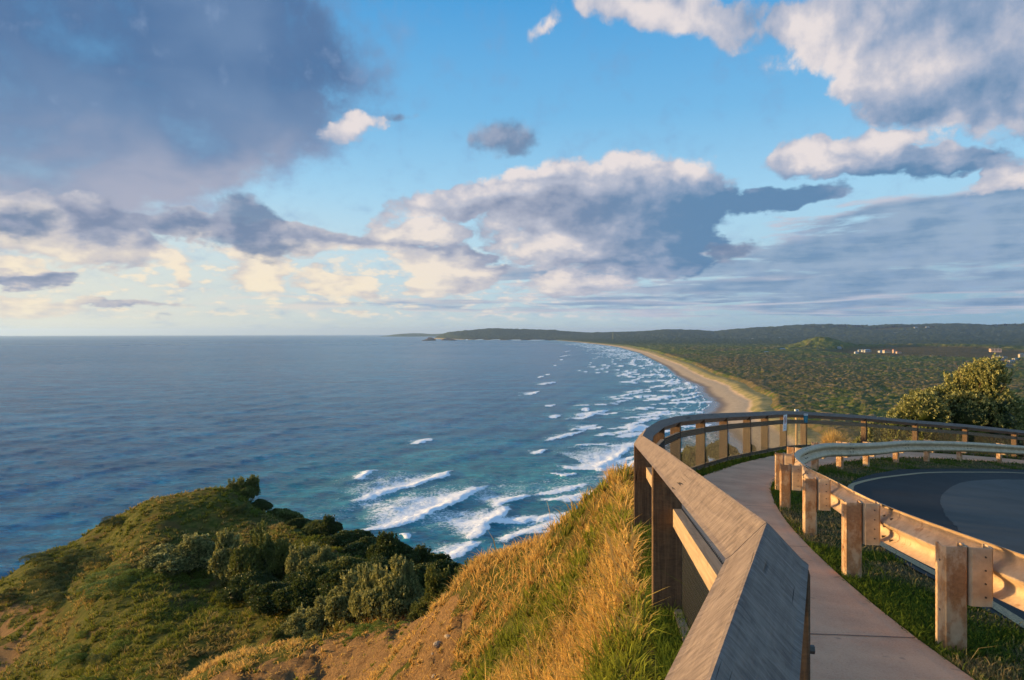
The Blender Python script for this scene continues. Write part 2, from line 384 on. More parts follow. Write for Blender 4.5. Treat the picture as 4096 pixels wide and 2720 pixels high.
tp((-.9,24,-12),(-4.5,27,-14.5),(-9.8,33,-18.5),(-17.6,42,-23.5),(2.4,16,-6.2),(3,20,-9.5),(3.6,17,-4.7),(5,20,-5.6),(7,24,-6.6),(9,26.5,-6.6),(12,27.2,-5.0),(16,29,-5.6),
   (20,32,-6.0),(22,34,-6.6),(30,36,-7.6),(4,25,-13),(8,33,-14),(14,38,-12),(20,42,-12),(30,48,-15),(42,50,-16),(0,40,-26),(10,50,-28),(20,60,-30),(40,70,-35),(45,40,-9))
for r in [(1500,2533,34),(1700,2480,31),(1900,2390,29),(1350,2560,37),(1000,2500,52),(700,2650,48),(400,2720,50),(100,2720,58),(100,2500,68),(0,2345,78),(400,2400,64),(700,2400,62),
          (1100,2400,58),(1400,2370,52),(800,2200,76),(400,2200,82),(173,2215,84),(347,2137,88),(416,2085,90),(573,2031,92),(728,2003,93),(867,1966,92),(1000,2010,90),
          (1041,2050,86),(1214,2125,80),(1388,2200,73),(1561,2270,66),(1700,2320,60),(1840,2360,52),(1150,2620,42),(1000,2330,66)]: tpx(*r)
tp((-78,96,-50),(-62,110,-52),(-40,112,-48),(-25,104,-48),(-10,90,-50),(2,76,-48),(8,60,-40),(-84,70,-52),(-80,40,-60),(-55,44,-42),(-50,30,-42),(-30,26,-30),(-20,14,-24),(-90,100,-75),(-60,-5,-60),(-15,-5,-18),(10,100,-66),(40,100,-64),(30,130,-85),(70,150,-92),(62,112,-72),(80,80,-50),(0,150,-97),(50,185,-97),(-50,150,-97),(-110,150,-97),(110,120,-75),(130,60,-45),(-120,90,-95))
_t = np.array(_t, float)
def _phi(r2): return np.where(r2 > 1e-9, r2*np.log(np.maximum(r2, 1e-9))*.5, 0)
def _warpc(x, y):
    r = np.hypot(x, y+4)+1e-6; s = 12*np.log1p(r/12)/r; return x*s, (y+4)*s
_tx, _ty = _warpc(_t[:, 0], _t[:, 1]); _n = len(_t)
_K = _phi((_tx[:, None]-_tx)**2+(_ty[:, None]-_ty)**2)+np.eye(_n)*0.12
_P = np.stack([np.ones(_n), _tx, _ty], 1)
_w = np.linalg.solve(np.block([[_K, _P], [_P.T, np.zeros((3, 3))]]), np.r_[_t[:, 2], 0, 0, 0])
def slope_z(x, y):
    sx, sy = _warpc(x, y); z = _w[_n]+_w[_n+1]*sx+_w[_n+2]*sy
    for k in range(_n): z = z+_w[k]*_phi((sx-_tx[k])**2+(sy-_ty[k])**2)
    return np.clip(z+CZ, -4, CZ+1)
def ground_z(x, y, rough=True):
    x = np.asarray(x, float); y = np.asarray(y, float)
    d, _ = poly_dist(x, y, FL)
    zs = slope_z(x, y); zg = gz(x, y)
    far_side = sstep(y, 11.5, 14.0)*sstep(x, .10*y, .16*y)       # past the bend the ground falls away from the fence foot
    cap = zg-.12-.30*np.clip(-d-.3, 0, 4)-.55*np.clip(-d-4.3, 0, 60)*(x < 11+0*y)
    zs = np.where(d < 0, zs*(1-far_side)+np.minimum(zs, cap)*far_side, zs)
    if rough:
        r = np.hypot(x, y); k = sstep(-d, 0.2, 2.0)
        bumps = (fbm(x/2.6, y/2.6, 3, 3)-.5)*.55*sstep(r, 8, 40) + (fbm(x/6, y/6, 3, 11)-.5)*1.3*sstep(r, 25, 60) + (fbm(x/.5, y/.5, 3, 5)-.5)*.16
        zs = zs + bumps*k
    t = sstep(d, -0.75, -0.12)
    return zs*(1-t)+zg*t, d

# ------------------------------------------------------------------ materials of the ground
def ground_material():
    m_, t, b = new_mat('headland_soil_and_turf')
    P = geo_pos(t); dirt = attr(t, 'dirt'); shelf = attr(t, 'shelf')
    n1_ = t.noise(P, 1.7, 6, 0.65); n2_ = t.noise(P, 14, 5, 0.7); n3_ = t.noise(P, 0.35, 4, 0.6)
    grass = t.mix(t.sm(n1_, 0.35, 0.68), (0.045, 0.058, 0.009), (0.120, 0.110, 0.026))
    grass = t.mix(t.sm(n3_, 0.5, 0.72), grass, (0.10, 0.065, 0.022))
    soil = t.mix(t.sm(n2_, 0.3, 0.7), (0.150, 0.085, 0.036), (0.30, 0.180, 0.080))
    soil = t.mix(t.sm(n1_, 0.52, 0.70, 0, .7), soil, (0.090, 0.048, 0.024))
    n4_ = t.noise(P, 38, 4, 0.7); soil = t.mix(t.sm(n4_, .60, .72, 0, .7), soil, (0.33, 0.22, 0.12))
    hill = t.mix(t.sm(t.m('ADD', dirt, t.m('MULTIPLY', t.m('SUBTRACT', n1_, 0.5), 0.9)), 0.4, 0.6), grass, soil)
    verge = t.mix(t.sm(n1_, 0.4, 0.62), (0.055, 0.080, 0.014), (0.150, 0.105, 0.055))
    verge = t.mix(t.sm(n2_, 0.50, 0.80), verge, (0.09, 0.065, 0.035))
    c = t.mix(shelf, hill, verge)
    finish(t, b, c, 0.95, t.m('ADD', t.m('ADD', t.m('MULTIPLY', n1_, .5), n2_), t.m('MULTIPLY', n4_, .35)), 1.0, 0.12, spec=0.05)
    return m_
MAT_GROUND = ground_material()

# headland mesh on a fan of rays (fine near, coarse far)
na, nr_ = 620, 560
aa = np.radians(np.linspace(-118, 112, na)); rr = 0.45*np.exp(np.linspace(0, math.log(190/0.45), nr_))
AA, RR = np.meshgrid(aa, rr); HX, HY = RR*np.sin(AA), RR*np.cos(AA)
HZ, HD = ground_z(HX, HY)
def dirt_mask(x, y):
    r = np.hypot(x, y)
    u = CX+F*x/np.maximum(y, .1); v = EY-F*(slope_z(x, y)-CZ)/np.maximum(y, .1)
    uu = u+(fbm(x/.9, y/.9, 4, 4)-.5)*420; vv = v+(fbm(x/1.3, y/1.3, 3, 9)-.5)*150
    m_ = sstep(vv-(2310+(1900-uu)*.36), 0, 60)*sstep(1940-uu-(v-2400)*.15, 0, 110)*sstep(r, 11, 13)*(r < 40)
    m2 = sstep(np.hypot((x+52)/9, (y-64)/11), 1.1, .4)*(.62+.5*(fbm(x/4, y/4, 3, 2)-.3))
    return np.clip((m_+m2)*(1.25-1.5*sstep(fbm(x/1.1, y/1.1, 4, 6), .50, .66)*sstep(fbm(x/4, y/4, 2, 8), .3, .6)), 0, 1)
DM = dirt_mask(HX, HY)*(HD < -.6)
HZ = HZ + DM*((fbm(HX/.9, HY/.9, 4, 21)-.5)*.22+(fbm(HX/.22, HY/.22, 4, 22)-.5)*.20-.16*sstep(fbm(HX/.7+HY/2, HY/2.2, 3, 23), .55, .68))
me = mesh_np('headland', np.stack([HX, HY, HZ], -1).reshape(-1, 3), [grid_faces(nr_, na)],
             dict(dirt=DM.ravel(), shelf=sstep(HD, -.5, -.1).ravel()))
tag(link('headland_ground', me, MAT_GROUND), kind='structure')

# ------------------------------------------------------------------ paved surfaces on the shelf
def resample(P, n):
    P = np.array(P, float)[:, :2]; s = np.r_[0, np.cumsum(np.hypot(*np.diff(P, axis=0).T))]
    t = np.linspace(0, s[-1], n); return np.stack([np.interp(t, s, P[:, 0]), np.interp(t, s, P[:, 1])], 1)
def smooth(P, k=3):
    P = np.array(P, float)
    for _ in range(k):
        Q = P.copy(); Q[1:-1] = .25*P[:-2]+.5*P[1:-1]+.25*P[2:]; P = Q
    return P
def strip(name, A_, B_, n, m_, dz, mat, thick=0.0, wob=0.0):
    A_, B_ = resample(A_, n), resample(B_, n)
    if wob:
        k = np.arange(n)/n*40
        A_ = A_+wob*(fbm(k*3, k*0, 3, 31)-.5)[:, None]; B_ = B_+wob*(fbm(k*3, k*0+9, 3, 32)-.5)[:, None]
    s = np.linspace(0, 1, m_)[:, None, None]
    Q = A_[None]*(1-s)+B_[None]*s; X, Y = Q[..., 0], Q[..., 1]; Z = gz(X, Y)+dz
    V = np.stack([X, Y, Z], -1).reshape(-1, 3)
    Fc = [grid_faces(m_, n)]
    if thick:                                    # a downturned edge so the slab has a side
        V2 = V.copy(); V2[:, 2] -= thick; o = len(V); V = np.r_[V, V2]
        i = np.arange(n-1)
        for row in (0, m_-1):
            a_ = row*n+i; Fc.append(np.stack([a_, a_+1, a_+1+o, a_+o], 1))
    me = mesh_np(name, V, Fc, smooth=True)
    return link(name, me, mat)
def offset(P, d, i0=0, i1=None):
    P = np.array(P, float)[i0:i1]; t = np.gradient(P, axis=0); t /= np.linalg.norm(t, axis=1)[:, None]
    return P+np.stack([t[:, 1], -t[:, 0]], 1)*d
PATH_R = [on_shelf(*p)[:2] for p in [(3848,2720),(3701,2615),(3560,2500),(3453,2404),(3350,2314),(3299,2262),(3197,2158),(3120,2066),(3085,1990),(3078,1948)]]
e0 = PATH_R[0]-PATH_R[1]; e0 = e0/np.linalg.norm(e0)
PATH_R = [PATH_R[0]+e0*4.5] + PATH_R + [on_shelf(*p)[:2] for p in [(3100,1915),(3150,1893),(3275,1868),(3437,1841),(3600,1830.6),(3747,1836),(3873,1842),(4096,1858)]]
e1 = PATH_R[-1]-PATH_R[-2]; PATH_R.append(PATH_R[-1]+e1*3)
fl_s = smooth(FL, 1)
PATH_L = offset(fl_s, .34)
def concrete():
    m_, t, b = new_mat('pink_tinted_concrete'); P = geo_pos(t)
    a_ = t.noise(P, 1.3, 5, 0.6); f = t.noise(P, 90, 4, 0.7); g = t.noise(t.n('ShaderNodeMapping', Vector=P, Scale=(3, 60, 3)).outputs[0], 1.0, 3, 0.5)
    c = t.mix(t.sm(a_, 0.3, 0.7), (0.52, 0.262, 0.145), (0.70, 0.39, 0.225))
    c = t.mix(t.sm(f, 0.35, 0.7, 0.0, 0.45), c, (0.72, 0.47, 0.32))
    c = t.mix(t.sm(f, 0.4, 0.28, 0.0, 0.6), c, (0.15, 0.09, 0.07))
    sp = t.noise(P, 7, 2, 0.4); c = t.mix(t.sm(sp, 0.70, 0.76, 0, 0.4), c, (0.13, 0.08, 0.06))
    finish(t, b, c, 0.9, t.m('ADD', t.m('MULTIPLY', g, 0.6), f), 0.35, 0.006, spec=0.2); return m_
MAT_PATH = concrete()
tag(strip('footpath', PATH_L, smooth(resample(PATH_R, 60), 2), 160, 12, .03, MAT_PATH, .09), kind='structure')
# saw-cut joints across the path, drawn as dark strips
_jm, _jt, _jb = new_mat('dark_joint'); finish(_jt, _jb, (0.055, 0.035, 0.03), 1.0)
PLr, PRr = resample(PATH_L, 160), resample(smooth(resample(PATH_R, 60), 2), 160)
for k in range(8, 150, 11):
    a_, b_ = PLr[k], PRr[k]; d_ = (PLr[k+1]-PLr[k]); d_ = d_/np.linalg.norm(d_)*.005
    s_ = np.linspace(.01, .99, 12)[:, None]; q = a_+(b_-a_)*s_
    V = np.r_[np.c_[q-d_, gz(*(q-d_).T)+.034], np.c_[q+d_, gz(*(q+d_).T)+.034]]
    tag(link('path_joint', mesh_np('path_joint', V, [np.array([(i, i+1, 13+i, 12+i) for i in range(11)])]), _jm), kind='structure')

def asphalt(name, base, lighter):
    m_, t, b = new_mat(name); P = geo_pos(t)
    f = t.noise(P, 70, 3, 0.8); a_ = t.noise(P, 0.8, 5, 0.6); sp = t.n('ShaderNodeTexVoronoi', Vector=P, Scale=110).outputs['Distance']
    c = t.mix(t.sm(a_, 0.3, 0.7), base, lighter)
    c = t.mix(t.sm(sp, 0.22, 0.10, 0, 0.35), c, (0.16, 0.15, 0.14))
    finish(t, b, c, 0.85, t.m('ADD', f, sp), 0.6, 0.006, spec=0.3); return m_
ROAD_E = [on_shelf(*p)[:2] for p in [(4096,2523),(3912,2436),(3655,2280),(3494,2174.5),(3440,2110),(3400,2030),(3388,1975),(3391,1943),(3437,1913),(3501,1896),(3598,1879),(3705,1877),(3916,1876),(4096,1880)]]
ROAD_E = [ROAD_E[0]+(ROAD_E[0]-ROAD_E[1])*3] + ROAD_E + [ROAD_E[-1]+(ROAD_E[-1]-ROAD_E[-2])*1.6]
RI = [(9, -3), (11, 1), (13, 5), (14, 8), (15, 11), (17, 13), (20, 14), (24, 16), (28, 18)]
tag(strip('road', ROAD_E, RI, 220, 22, .012, asphalt('new_asphalt', (0.016, 0.014, 0.014), (0.027, 0.024, 0.023)), .06, .12), kind='structure')
LN = [on_shelf(*p)[:2] for p in [(4091,2519-14),(3931,2409-8),(3747,2305),(3609,2229.6),(3517,2179),(3452,2112),(3412,2030),(3399,1975),(3404,1943),(3458,1927),(3522,1913.5),(3600,1904),(3684,1894.5),(3768,1891),(3916,1891),(4021,1891.5),(4096,1895)]]
LN = smooth(resample([LN[0]+(LN[0]-LN[1])*2] + LN + [LN[-1]+(LN[-1]-LN[-2])*3], 120), 2)
_lm, _lt, _lb = new_mat('worn_edge_line_paint'); _P = geo_pos(_lt)
finish(_lt, _lb, _lt.mix(_lt.sm(_lt.noise(_P, 60, 4, .7), .42, .6), (0.46, 0.32, 0.15), (0.20, 0.14, 0.08)), .8, _lt.noise(_P, 80, 2), .3, .004)
tag(strip('road_edge_line', offset(LN, -.055), offset(LN, .055), 240, 2, .018, _lm), kind='structure')
PB = [on_shelf(*p)[:2] for p in [(4096,2440),(4000,2330),(3900,2200),(3830,2120),(3792,2077),(3775,2048),(3760,2014),(3766,1984),(3796,1955),(3838,1934),(3901,1923),(4000,1920),(4096,1921)]]
PB += [PB[-1]+(PB[-1]-PB[-2])*2]
tag(strip('road_older_patch', smooth(resample(PB, 60), 1), [(12, 3), (13, 5), (14, 8), (15, 11), (17, 13), (20, 14), (22, 16)], 120, 14, .016,
     asphalt('old_asphalt', (0.072, 0.064, 0.056), (0.098, 0.088, 0.078)), 0, .15), kind='structure')

# ------------------------------------------------------------------ coast line and far land
CURV = 1/(2*7.4e6)
SHORE = np.array([(20,200),(105,360),(130,430),(172,520),(192,620),(208,726),(227,802),(267,909),(289,1045),(318,1172),(343,1437),(410,1848),(448,2165),(548,3010),(627,4190),(612,4990),
         (530,6210),(416,7480),(100,7600),(-350,7800),(-600,7950),(-900,8400),(-1100,9000),(-900,9500),(-500,10500),(0,12500),(1500,16000),(3000,30000)], float)
def Xs(Y): return np.interp(Y, SHORE[:, 1], SHORE[:, 0])
_sx = [1720,1740,1800,1874,1956,2064,2213,2315,2416,2552,2674,2789,2857,2950,3026,3077,3204,3255,3356,3457,3558,3710,3837,3964,4096,4500]
_sy = [1353,1343,1330,1324,1316.5,1318,1323,1330,1332,1328,1320,1324,1328,1318,1313,1311,1303,1299,1299,1303,1300,1299,1297,1302,1299,1300]
def land_z(X, Y):
    R = np.hypot(X, Y); s = X-Xs(Y)
    jit = (fbm(X/60, Y/60, 3, 41)-.5)
    s2 = s+jit*8
    z = np.where(s < 0, np.maximum(s*.03, -6), 2.6*sstep(s, 0, 52)) + 4.5*sstep(s2, 48, 66) + 1.5*(fbm(X/14, Y/14, 3, 42)-.4)*sstep(s2, 48, 62)
    z = z + 12*(fbm(X/500, Y/500, 4, 43)-.35)*sstep(s, 120, 700)
    z = z + 85*(fbm(X/900, Y/900, 5, 44)-.40)*sstep(R, 3800, 7000)*sstep(s, 150, 1200)
    px = CX+F*X/np.maximum(Y, 1); sky_y = np.interp(px, _sx, _sy)
    RD = 9000.0
    tgt = CZ-(sky_y-EY)/F*RD*np.cos(np.arctan(X/np.maximum(Y, 1)))+RD*RD*CURV-8
    ridge = np.exp(-((R-RD)/np.where(px < 2450, 650.0, 1500.0))**2)
    ridge = np.where(R > RD, np.maximum(ridge, .75*np.exp(-((R-RD)/6000)**2)), ridge)
    lump = 1+.16*(fbm(X/300, Y/300, 4, 46)-.5)+.10*(fbm(X/90, Y/90, 3, 47)-.5)
    z = np.maximum(z, 0)*(1-ridge*sstep(s, 0, 300)) + (tgt*ridge*lump)*sstep(s, 0, 220) + np.minimum(z, 0)
    kx, ky = 1232/F*3000, 3000
    z = z + 36*np.exp(-(((X-kx)/92)**2+((Y-ky)/110)**2)) + 10*np.exp(-(((X-kx)/230)**2+((Y-ky)/160)**2))
    z = z + 22*np.exp(-(((X-1800)/420)**2+((Y-2900)/420)**2))
    return z, s2, R, px
HOUSES = [(3978,1437,13,9,2,'cream','grey','square cream house standing alone left of the clustered orange ones',.2),(3996,1433,15,10,2,'pink','grey','pink house with grey roof uppermost in the hillside cluster',-.2),
          (4003,1438,20,9,1,'pink','slate','long low orange pink house below the uppermost pink one',.1),(4017,1436,12,9,2,'cream','slate','small cream house at the right of the long orange pink one',0),
          (3955,1456,26,14,1,'white','white','broad white roofed house behind the banksia top',.3),(3972,1456,16,10,1,'white','white','white house right beside the broad white roofed one',-.4),
          (3999,1454,10,8,1,'cream','red','little red roofed house at the bottom of the cluster',.4),(4012,1448,11,8,1,'pink','red','red roofed house right above the little one',0),
          (4024,1452,12,8,1,'cream','red','cream house with red roof left of the lawn houses',.2),(4045,1452,14,9,2,'cream','grey','cream two storey house above the bright lawn',0),
          (4062,1443,15,10,2,'cream','grey','cream house with grey roof near the right border, lower one',.2),(4087,1428,16,11,3,'cream','grey','tall cream house at the right border, upper one',-.2),
          (4030,1463,20,3,1,'cream','grey','low cream wall like building along the lawn edge',0),(4000,1443,14,9,1,'grey','slate','grey roofed house in the middle of the cluster',-.2),
          (3548,1408,26,14,2,'cream','red','bright cream double house among the trees right of the dark knoll',0),(3577,1408,10,8,3,'pink','red','narrow orange tower house right of the bright cream double house',0),
          (3594,1410,16,9,1,'pink','red','low orange house right of the narrow tower house',0),(3523,1407,16,10,1,'grey','white','pale roofed low house left of the bright cream double house',.2),
          (3470,1406,24,12,2,'white','white','long white house nearest the middle of the distant village',0),(3455,1405,16,10,2,'white','slate','white house left of the long white one',.1),
          (3440,1403,14,10,1,'white','white','small white house at the left of the distant village',0),(3425,1411,12,9,1,'grey','white','tiny grey house low at the left of the distant village',0),
          (3357,1392,18,10,1,'white','white','white house right behind the dark knoll',0),(3130,1399,26,12,1,'white','white','white roofed house left of the dark knoll, upper one',0),
          (3065,1412,22,12,1,'white','white','white roofed house far left of the dark knoll, lower one',.2),(3175,1380,20,12,1,'cream','red','red roofed house in the trees above the dark knoll left side',0),
          (3062,1388,24,12,1,'cream','grey','long pale shed in the trees left of the red roofed house',0)]
def house_spot(px, py):
    D = np.linspace(1500, 9500, 3200); X = (px-CX)/F*D
    z = land_z(X, D)[0]-(X*X+D*D)*CURV+4.2; e = (CZ-(py-EY)/F*D)-z; k = int(np.argmax(e < 0)) if (e < 0).any() else int(np.argmin(np.abs(e)))
    return float(X[k]), float(D[k]), float(z[k])
def crowns(X, Y, R):
    w1, w1b, id1 = worley(X/8.5, Y/8.5, 61); w2, _, id2 = worley(X/26, Y/26, 62)
    far = sstep(R, 1600, 3600)
    d1 = np.sqrt(np.clip(1-(w1/.78)**2, 0, 1)); d2 = np.sqrt(np.clip(1-(w2/.85)**2, 0, 1))
    hh = (2.2+2.2*id1)*d1*(1-far*.6)+(6.5+5*id2)*d2*(.35+.65*far)
    hh = hh+sstep(R, 4500, 7500)*16*(fbm(X/55, Y/70, 3, 63)-.35)
    return hh, id1*(1-far)+id2*far, d1*(1-far)+d2*far
def clearing(X, Y, R, px):
    heath = sstep(((X-1600)/430)**2+((Y-2480)/470)**2+(fbm(X/120, Y/120, 3, 72)-.5)*.6, 1.0, .70)
    fields = sstep(fbm(X/420, Y/420, 4, 71), .56, .62)*sstep(R, 7600, 8300)*sstep(px, 3050, 3250)*sstep(R, 9600, 9000)
    return np.clip(heath, 0, 1), np.clip(fields, 0, 1)
na, nr_ = 1000, 900
aa = np.radians(np.concatenate([np.linspace(-12, 38.2, na-40), np.linspace(38.4, 60, 40)])); rr = 330*np.exp(np.linspace(0, math.log(15500/330), nr_))
AA, RR = np.meshgrid(aa, rr); LX, LY = RR*np.sin(AA), RR*np.cos(AA)
LZ, LS, LR, LP = land_z(LX, LY)
he, fi = clearing(LX, LY, LR, LP)
# land sheet at a third of the resolution
g_ = (slice(None, None, 3), slice(None, None, 3))
lx, ly, lz, ls = LX[g_], LY[g_], LZ[g_], LS[g_]
keep = (ls > -60); fm = keep[:-1, :-1] & keep[1:, 1:]
def land_material():
    m_, t, b = new_mat('sand_dune_and_soil'); P = geo_pos(t); s = attr(t, 'shore'); f = attr(t, 'field')
    a_ = t.noise(P, 0.02, 5, 0.6); f_ = t.noise(P, 0.25, 5, 0.65)
    st = t.noise(t.n('ShaderNodeMapping', Vector=P, Scale=(.05, .22, .1), Rotation=(0, 0, .4)).outputs[0], 1.0, 5, 0.6)
    s_ = t.m('ADD', s, t.m('MULTIPLY', t.m('SUBTRACT', a_, 0.5), 14))
    sand = t.mix(t.sm(f_, 0.3, 0.7), (0.50, 0.345, 0.205), (0.62, 0.45, 0.28))
    wet = t.sm(s_, 26, 12); sand = t.mix(wet, sand, (0.235, 0.170, 0.125))
    sand = t.mix(t.sm(s_, 7, 1, 0, .7), sand, (0.16, 0.135, 0.12))
    dune = t.mix(t.sm(st, 0.42, 0.58), (0.34, 0.27, 0.125), (0.19, 0.175, 0.07))
    dune = t.mix(t.sm(f_, 0.55, 0.7), dune, (0.40, 0.31, 0.15))
    c = t.mix(t.sm(t.m('ADD', s_, t.m('MULTIPLY', f_, 8)), 54, 60), sand, dune)
    scrub = t.mix(t.sm(f_, 0.35, 0.65), (0.040, 0.040, 0.014), (0.085, 0.065, 0.026))
    c = t.mix(t.sm(s_, 76, 88), c, scrub)
    c = t.mix(f, c, t.mix(t.sm(a_, .4, .6), (0.060, 0.075, 0.020), (0.095, 0.085, 0.030)))
    finish(t, b, c, t.m('SUBTRACT', 0.9, t.m('MULTIPLY', t.sm(s_, 16, 4), 0.72)), f_, 0.25, 0.6, spec=t.m('MULTIPLY', t.sm(s_, 18, 4), 0.5)); return m_
me = mesh_np('coast', np.stack([lx, ly, lz-(lx**2+ly**2)*CURV], -1).reshape(-1, 3), [grid_faces(*lx.shape, fm)],
             dict(shore=ls.ravel(), field=np.clip(np.maximum(he[g_]*.0, fi[g_]), 0, 1).ravel()))
tag(link('coastal_terrain', me, land_material()), kind='structure')
# forest and heath canopy
hh, cid, dm = crowns(LX, LY, LR)
micro = fbm(LX/2.2, LY/2.2, 3, 81)
heathh = 1.2*fbm(LX/4, LY/4, 3, 82)+.5
cover = sstep(LS, 72, 88)
hm = np.zeros(LX.shape)
for h_0 in HOUSES:
    X0_, D0_, _z = house_spot(h_0[0], h_0[1]); hm = np.maximum(hm, sstep(((LX-X0_*LY/D0_)/(h_0[2]*.5+7))**2+((LY-D0_+55)/75)**2, 1.2, .8))
tall = (1-he)*(1-fi)*(1-.9*hm)
CH = (2.5+hh+1.6*micro)*tall*(.55+.45*sstep(LS, 95, 200)) + heathh*he + .0*fi
CZv = LZ + CH*cover - (1-cover)*2.0 - fi*1.5 - LR**2*CURV
keepv = (LS > 72) & (fi < .9); fm = keepv[:-1, :-1] & keepv[1:, 1:] & keepv[:-1, 1:]
zone = np.clip(fbm(LX/170, LY/170, 4, 83)*1.25-.12, 0, 1)
brown = np.clip(sstep(LX-Xs(LY), 700, 120)*.6*sstep(LR, 3200, 1200)+(zone-.5)*1.3+(cid-.5)*.7+.22, 0, 1)*(1-sstep(LR, 2800, 4800))
def forest_material():
    m_, t, b = new_mat('coastal_forest_foliage'); P = geo_pos(t)
    rid, br, top, ht = attr(t, 'crown'), attr(t, 'brown'), attr(t, 'top'), attr(t, 'heath')
    f_ = t.noise(P, 1.1, 4, 0.7); g_n = t.noise(P, 0.012, 4, 0.6)
    c = t.ramp(rid, [(0.0, (0.070, 0.092, 0.015)), (0.35, (0.088, 0.112, 0.020)), (0.7, (0.118, 0.136, 0.028)), (1.0, (0.165, 0.160, 0.044))])
    dry = t.ramp(rid, [(0.0, (0.115, 0.084, 0.032)), (0.5, (0.150, 0.108, 0.044)), (1.0, (0.205, 0.150, 0.074))])
    c = t.mix(t.sm(br, 0.25, 0.75), c, dry)
    c = t.mix(t.sm(t.noise(P, 0.035, 5, 0.65), 0.40, 0.62, 0, .65), c, t.mix(br, (0.040, 0.062, 0.012), (0.075, 0.062, 0.024)))
    c = t.mix(attr(t, 'far'), c, t.ramp(rid, [(0.0, (0.010, 0.024, 0.016)), (1.0, (0.030, 0.052, 0.028))]))  # cloud shadow over the far hills, put into the foliage colour
    c = t.mix(t.sm(g_n, 0.5, 0.7, 0, 0.5), c, (0.040, 0.060, 0.014))
    c = t.mix(t.sm(f_, 0.35, 0.7, 0, 0.45), c, t.mix(0.5, c, (0.12, 0.11, 0.045)))
    hc = t.mix(t.sm(t.noise(P, 0.02, 5, .65), 0.4, 0.6), (0.085, 0.066, 0.022), (0.12, 0.088, 0.032))
    c = t.mix(ht, c, t.mix(t.sm(f_, .4, .7), hc, (0.05, 0.045, 0.015)))
    finish(t, b, c, 0.95, f_, 0.6, 1.0, spec=0.03); return m_
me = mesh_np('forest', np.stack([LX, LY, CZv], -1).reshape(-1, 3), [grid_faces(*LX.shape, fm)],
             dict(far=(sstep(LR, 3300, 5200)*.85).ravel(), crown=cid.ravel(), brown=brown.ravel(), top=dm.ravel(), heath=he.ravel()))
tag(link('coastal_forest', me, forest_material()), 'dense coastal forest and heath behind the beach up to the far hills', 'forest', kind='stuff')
print('forest faces', len(me.polygons))

# far headland on the horizon
q = np.linspace(0, 1, 60); ny = 12
X0 = np.interp(q, [0, 1], [(1549-CX)/F*15500, (1840-CX)/F*15500])
hp = np.interp(q, [0, .12, .25, .4, .6, .8, 1], [0, 28, 62, 74, 52, 66, 50])+8*(fbm(q*16, q*0, 4, 91)-.5)
v_ = np.linspace(-1, 1, ny)
FX = np.repeat(X0[None], ny, 0)+np.sin(v_*3)[:, None]*120; FY = 15500+v_[:, None]*700+0*FX; FZ = hp[None]*np.sqrt(np.clip(1-v_[:, None]**2, 0, 1))-FX**2*0-(FX**2+FY**2)*CURV-1
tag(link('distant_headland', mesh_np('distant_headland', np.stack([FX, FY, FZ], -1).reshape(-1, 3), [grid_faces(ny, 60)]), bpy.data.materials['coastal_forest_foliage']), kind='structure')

# ------------------------------------------------------------------ sea
na, nr_ = 1150, 1050
aa = np.radians(np.linspace(-64, 34, na))
k_ = np.exp(np.linspace(math.log(1/150.), math.log(1/43000.), nr_-520)); k2 = np.linspace(1/120., 1/2400., 520)
rr = np.sort(np.unique(np.concatenate([1/k2, 2400*np.exp(np.linspace(0.006, math.log(43000/2400), 300)), [60, 80, 100]])))
nr_ = len(rr)
AA, RR = np.meshgrid(aa, rr); SX, SY = RR*np.sin(AA), RR*np.cos(AA)
off = Xs(SY)-SX                                              # distance seaward of the waterline
foam = np.zeros(SX.shape); swell = np.zeros(SX.shape)
nA = fbm(SX/7, SY/7, 4, 101); nB = fbm(SX/60, SY/60, 3, 102)
def sea_pt(xf, yf):
    k = (yf-EY)/F; D = CZ/k; D = D+D*D*CURV/k; return ((xf-CX)/F*D, D)
def taper_of(s, L): return np.sin(np.clip(s/L, .02, .98)*math.pi)**.45
def breaker(P, tail, dens=1.0, hgt=1.0, edge=1.2):
    P = np.array(P, float)[:, :2]; lo = P.min(0)-tail*1.3-8; hi = P.max(0)+tail*1.3+8
    ii = np.nonzero((SX > lo[0]) & (SX < hi[0]) & (SY > lo[1]) & (SY < hi[1]))
    if not len(ii[0]): return
    x, y = SX[ii], SY[ii]; d, s = poly_dist(x, y, P)
    L = np.hypot(*np.diff(P, axis=0).T).sum(); t = s/L
    wob = (fbm(x/5, y/5, 3, 111)-.5)*6+(fbm(x/16, y/16, 2, 112)-.5)*8
    b = -d+wob*.8; tl = tail*(.55+.75*fbm(x/14, y/14, 3, 113))*taper_of(s, L)                                            # behind the front (seaward side)
    taper = np.sin(np.clip(t, 0.02, .98)*math.pi)**.45
    endf = ((s > 1e-3*L) & (s < L*.999))
    endf = np.where(endf, 1, np.exp(-(np.abs(d)/6)**2))
    f = sstep(b, -edge, edge)*(.62*np.exp(-(np.clip(b, 0, None)/(tl+1))**2)+.38*np.exp(-np.clip(b, 0, None)/7))*endf*taper
    core = np.exp(-((b-3)/3.5)**2)*endf*taper
    foam[ii] = np.maximum(foam[ii], np.clip((f*.92+core*.75)*dens, 0, 1))
    swell[ii] += hgt*np.exp(-((b-2.5)/4.0)**2)*endf*taper - .35*hgt*np.exp(-((b+7)/5.0)**2)*endf*taper
def bpx(px, tail, **k): breaker([sea_pt(*p) for p in px], tail, **k)
bpx([(1449,2130),(1500,2124),(1560,2113),(1660,2080),(1760,2040),(1880,1985),(1952,1946)], 62, hgt=1.9, dens=1.15)
bpx([(1420,2010),(1482,1994),(1580,1965),(1677,1941),(1776,1906),(1824,1884)], 60, hgt=1.7)
bpx([(1430,1925),(1480,1895),(1530,1880)], 14, hgt=1.6, dens=.7)
bpx([(1642,1780),(1670,1778),(1698,1772),(1742,1754)], 26, dens=.8)
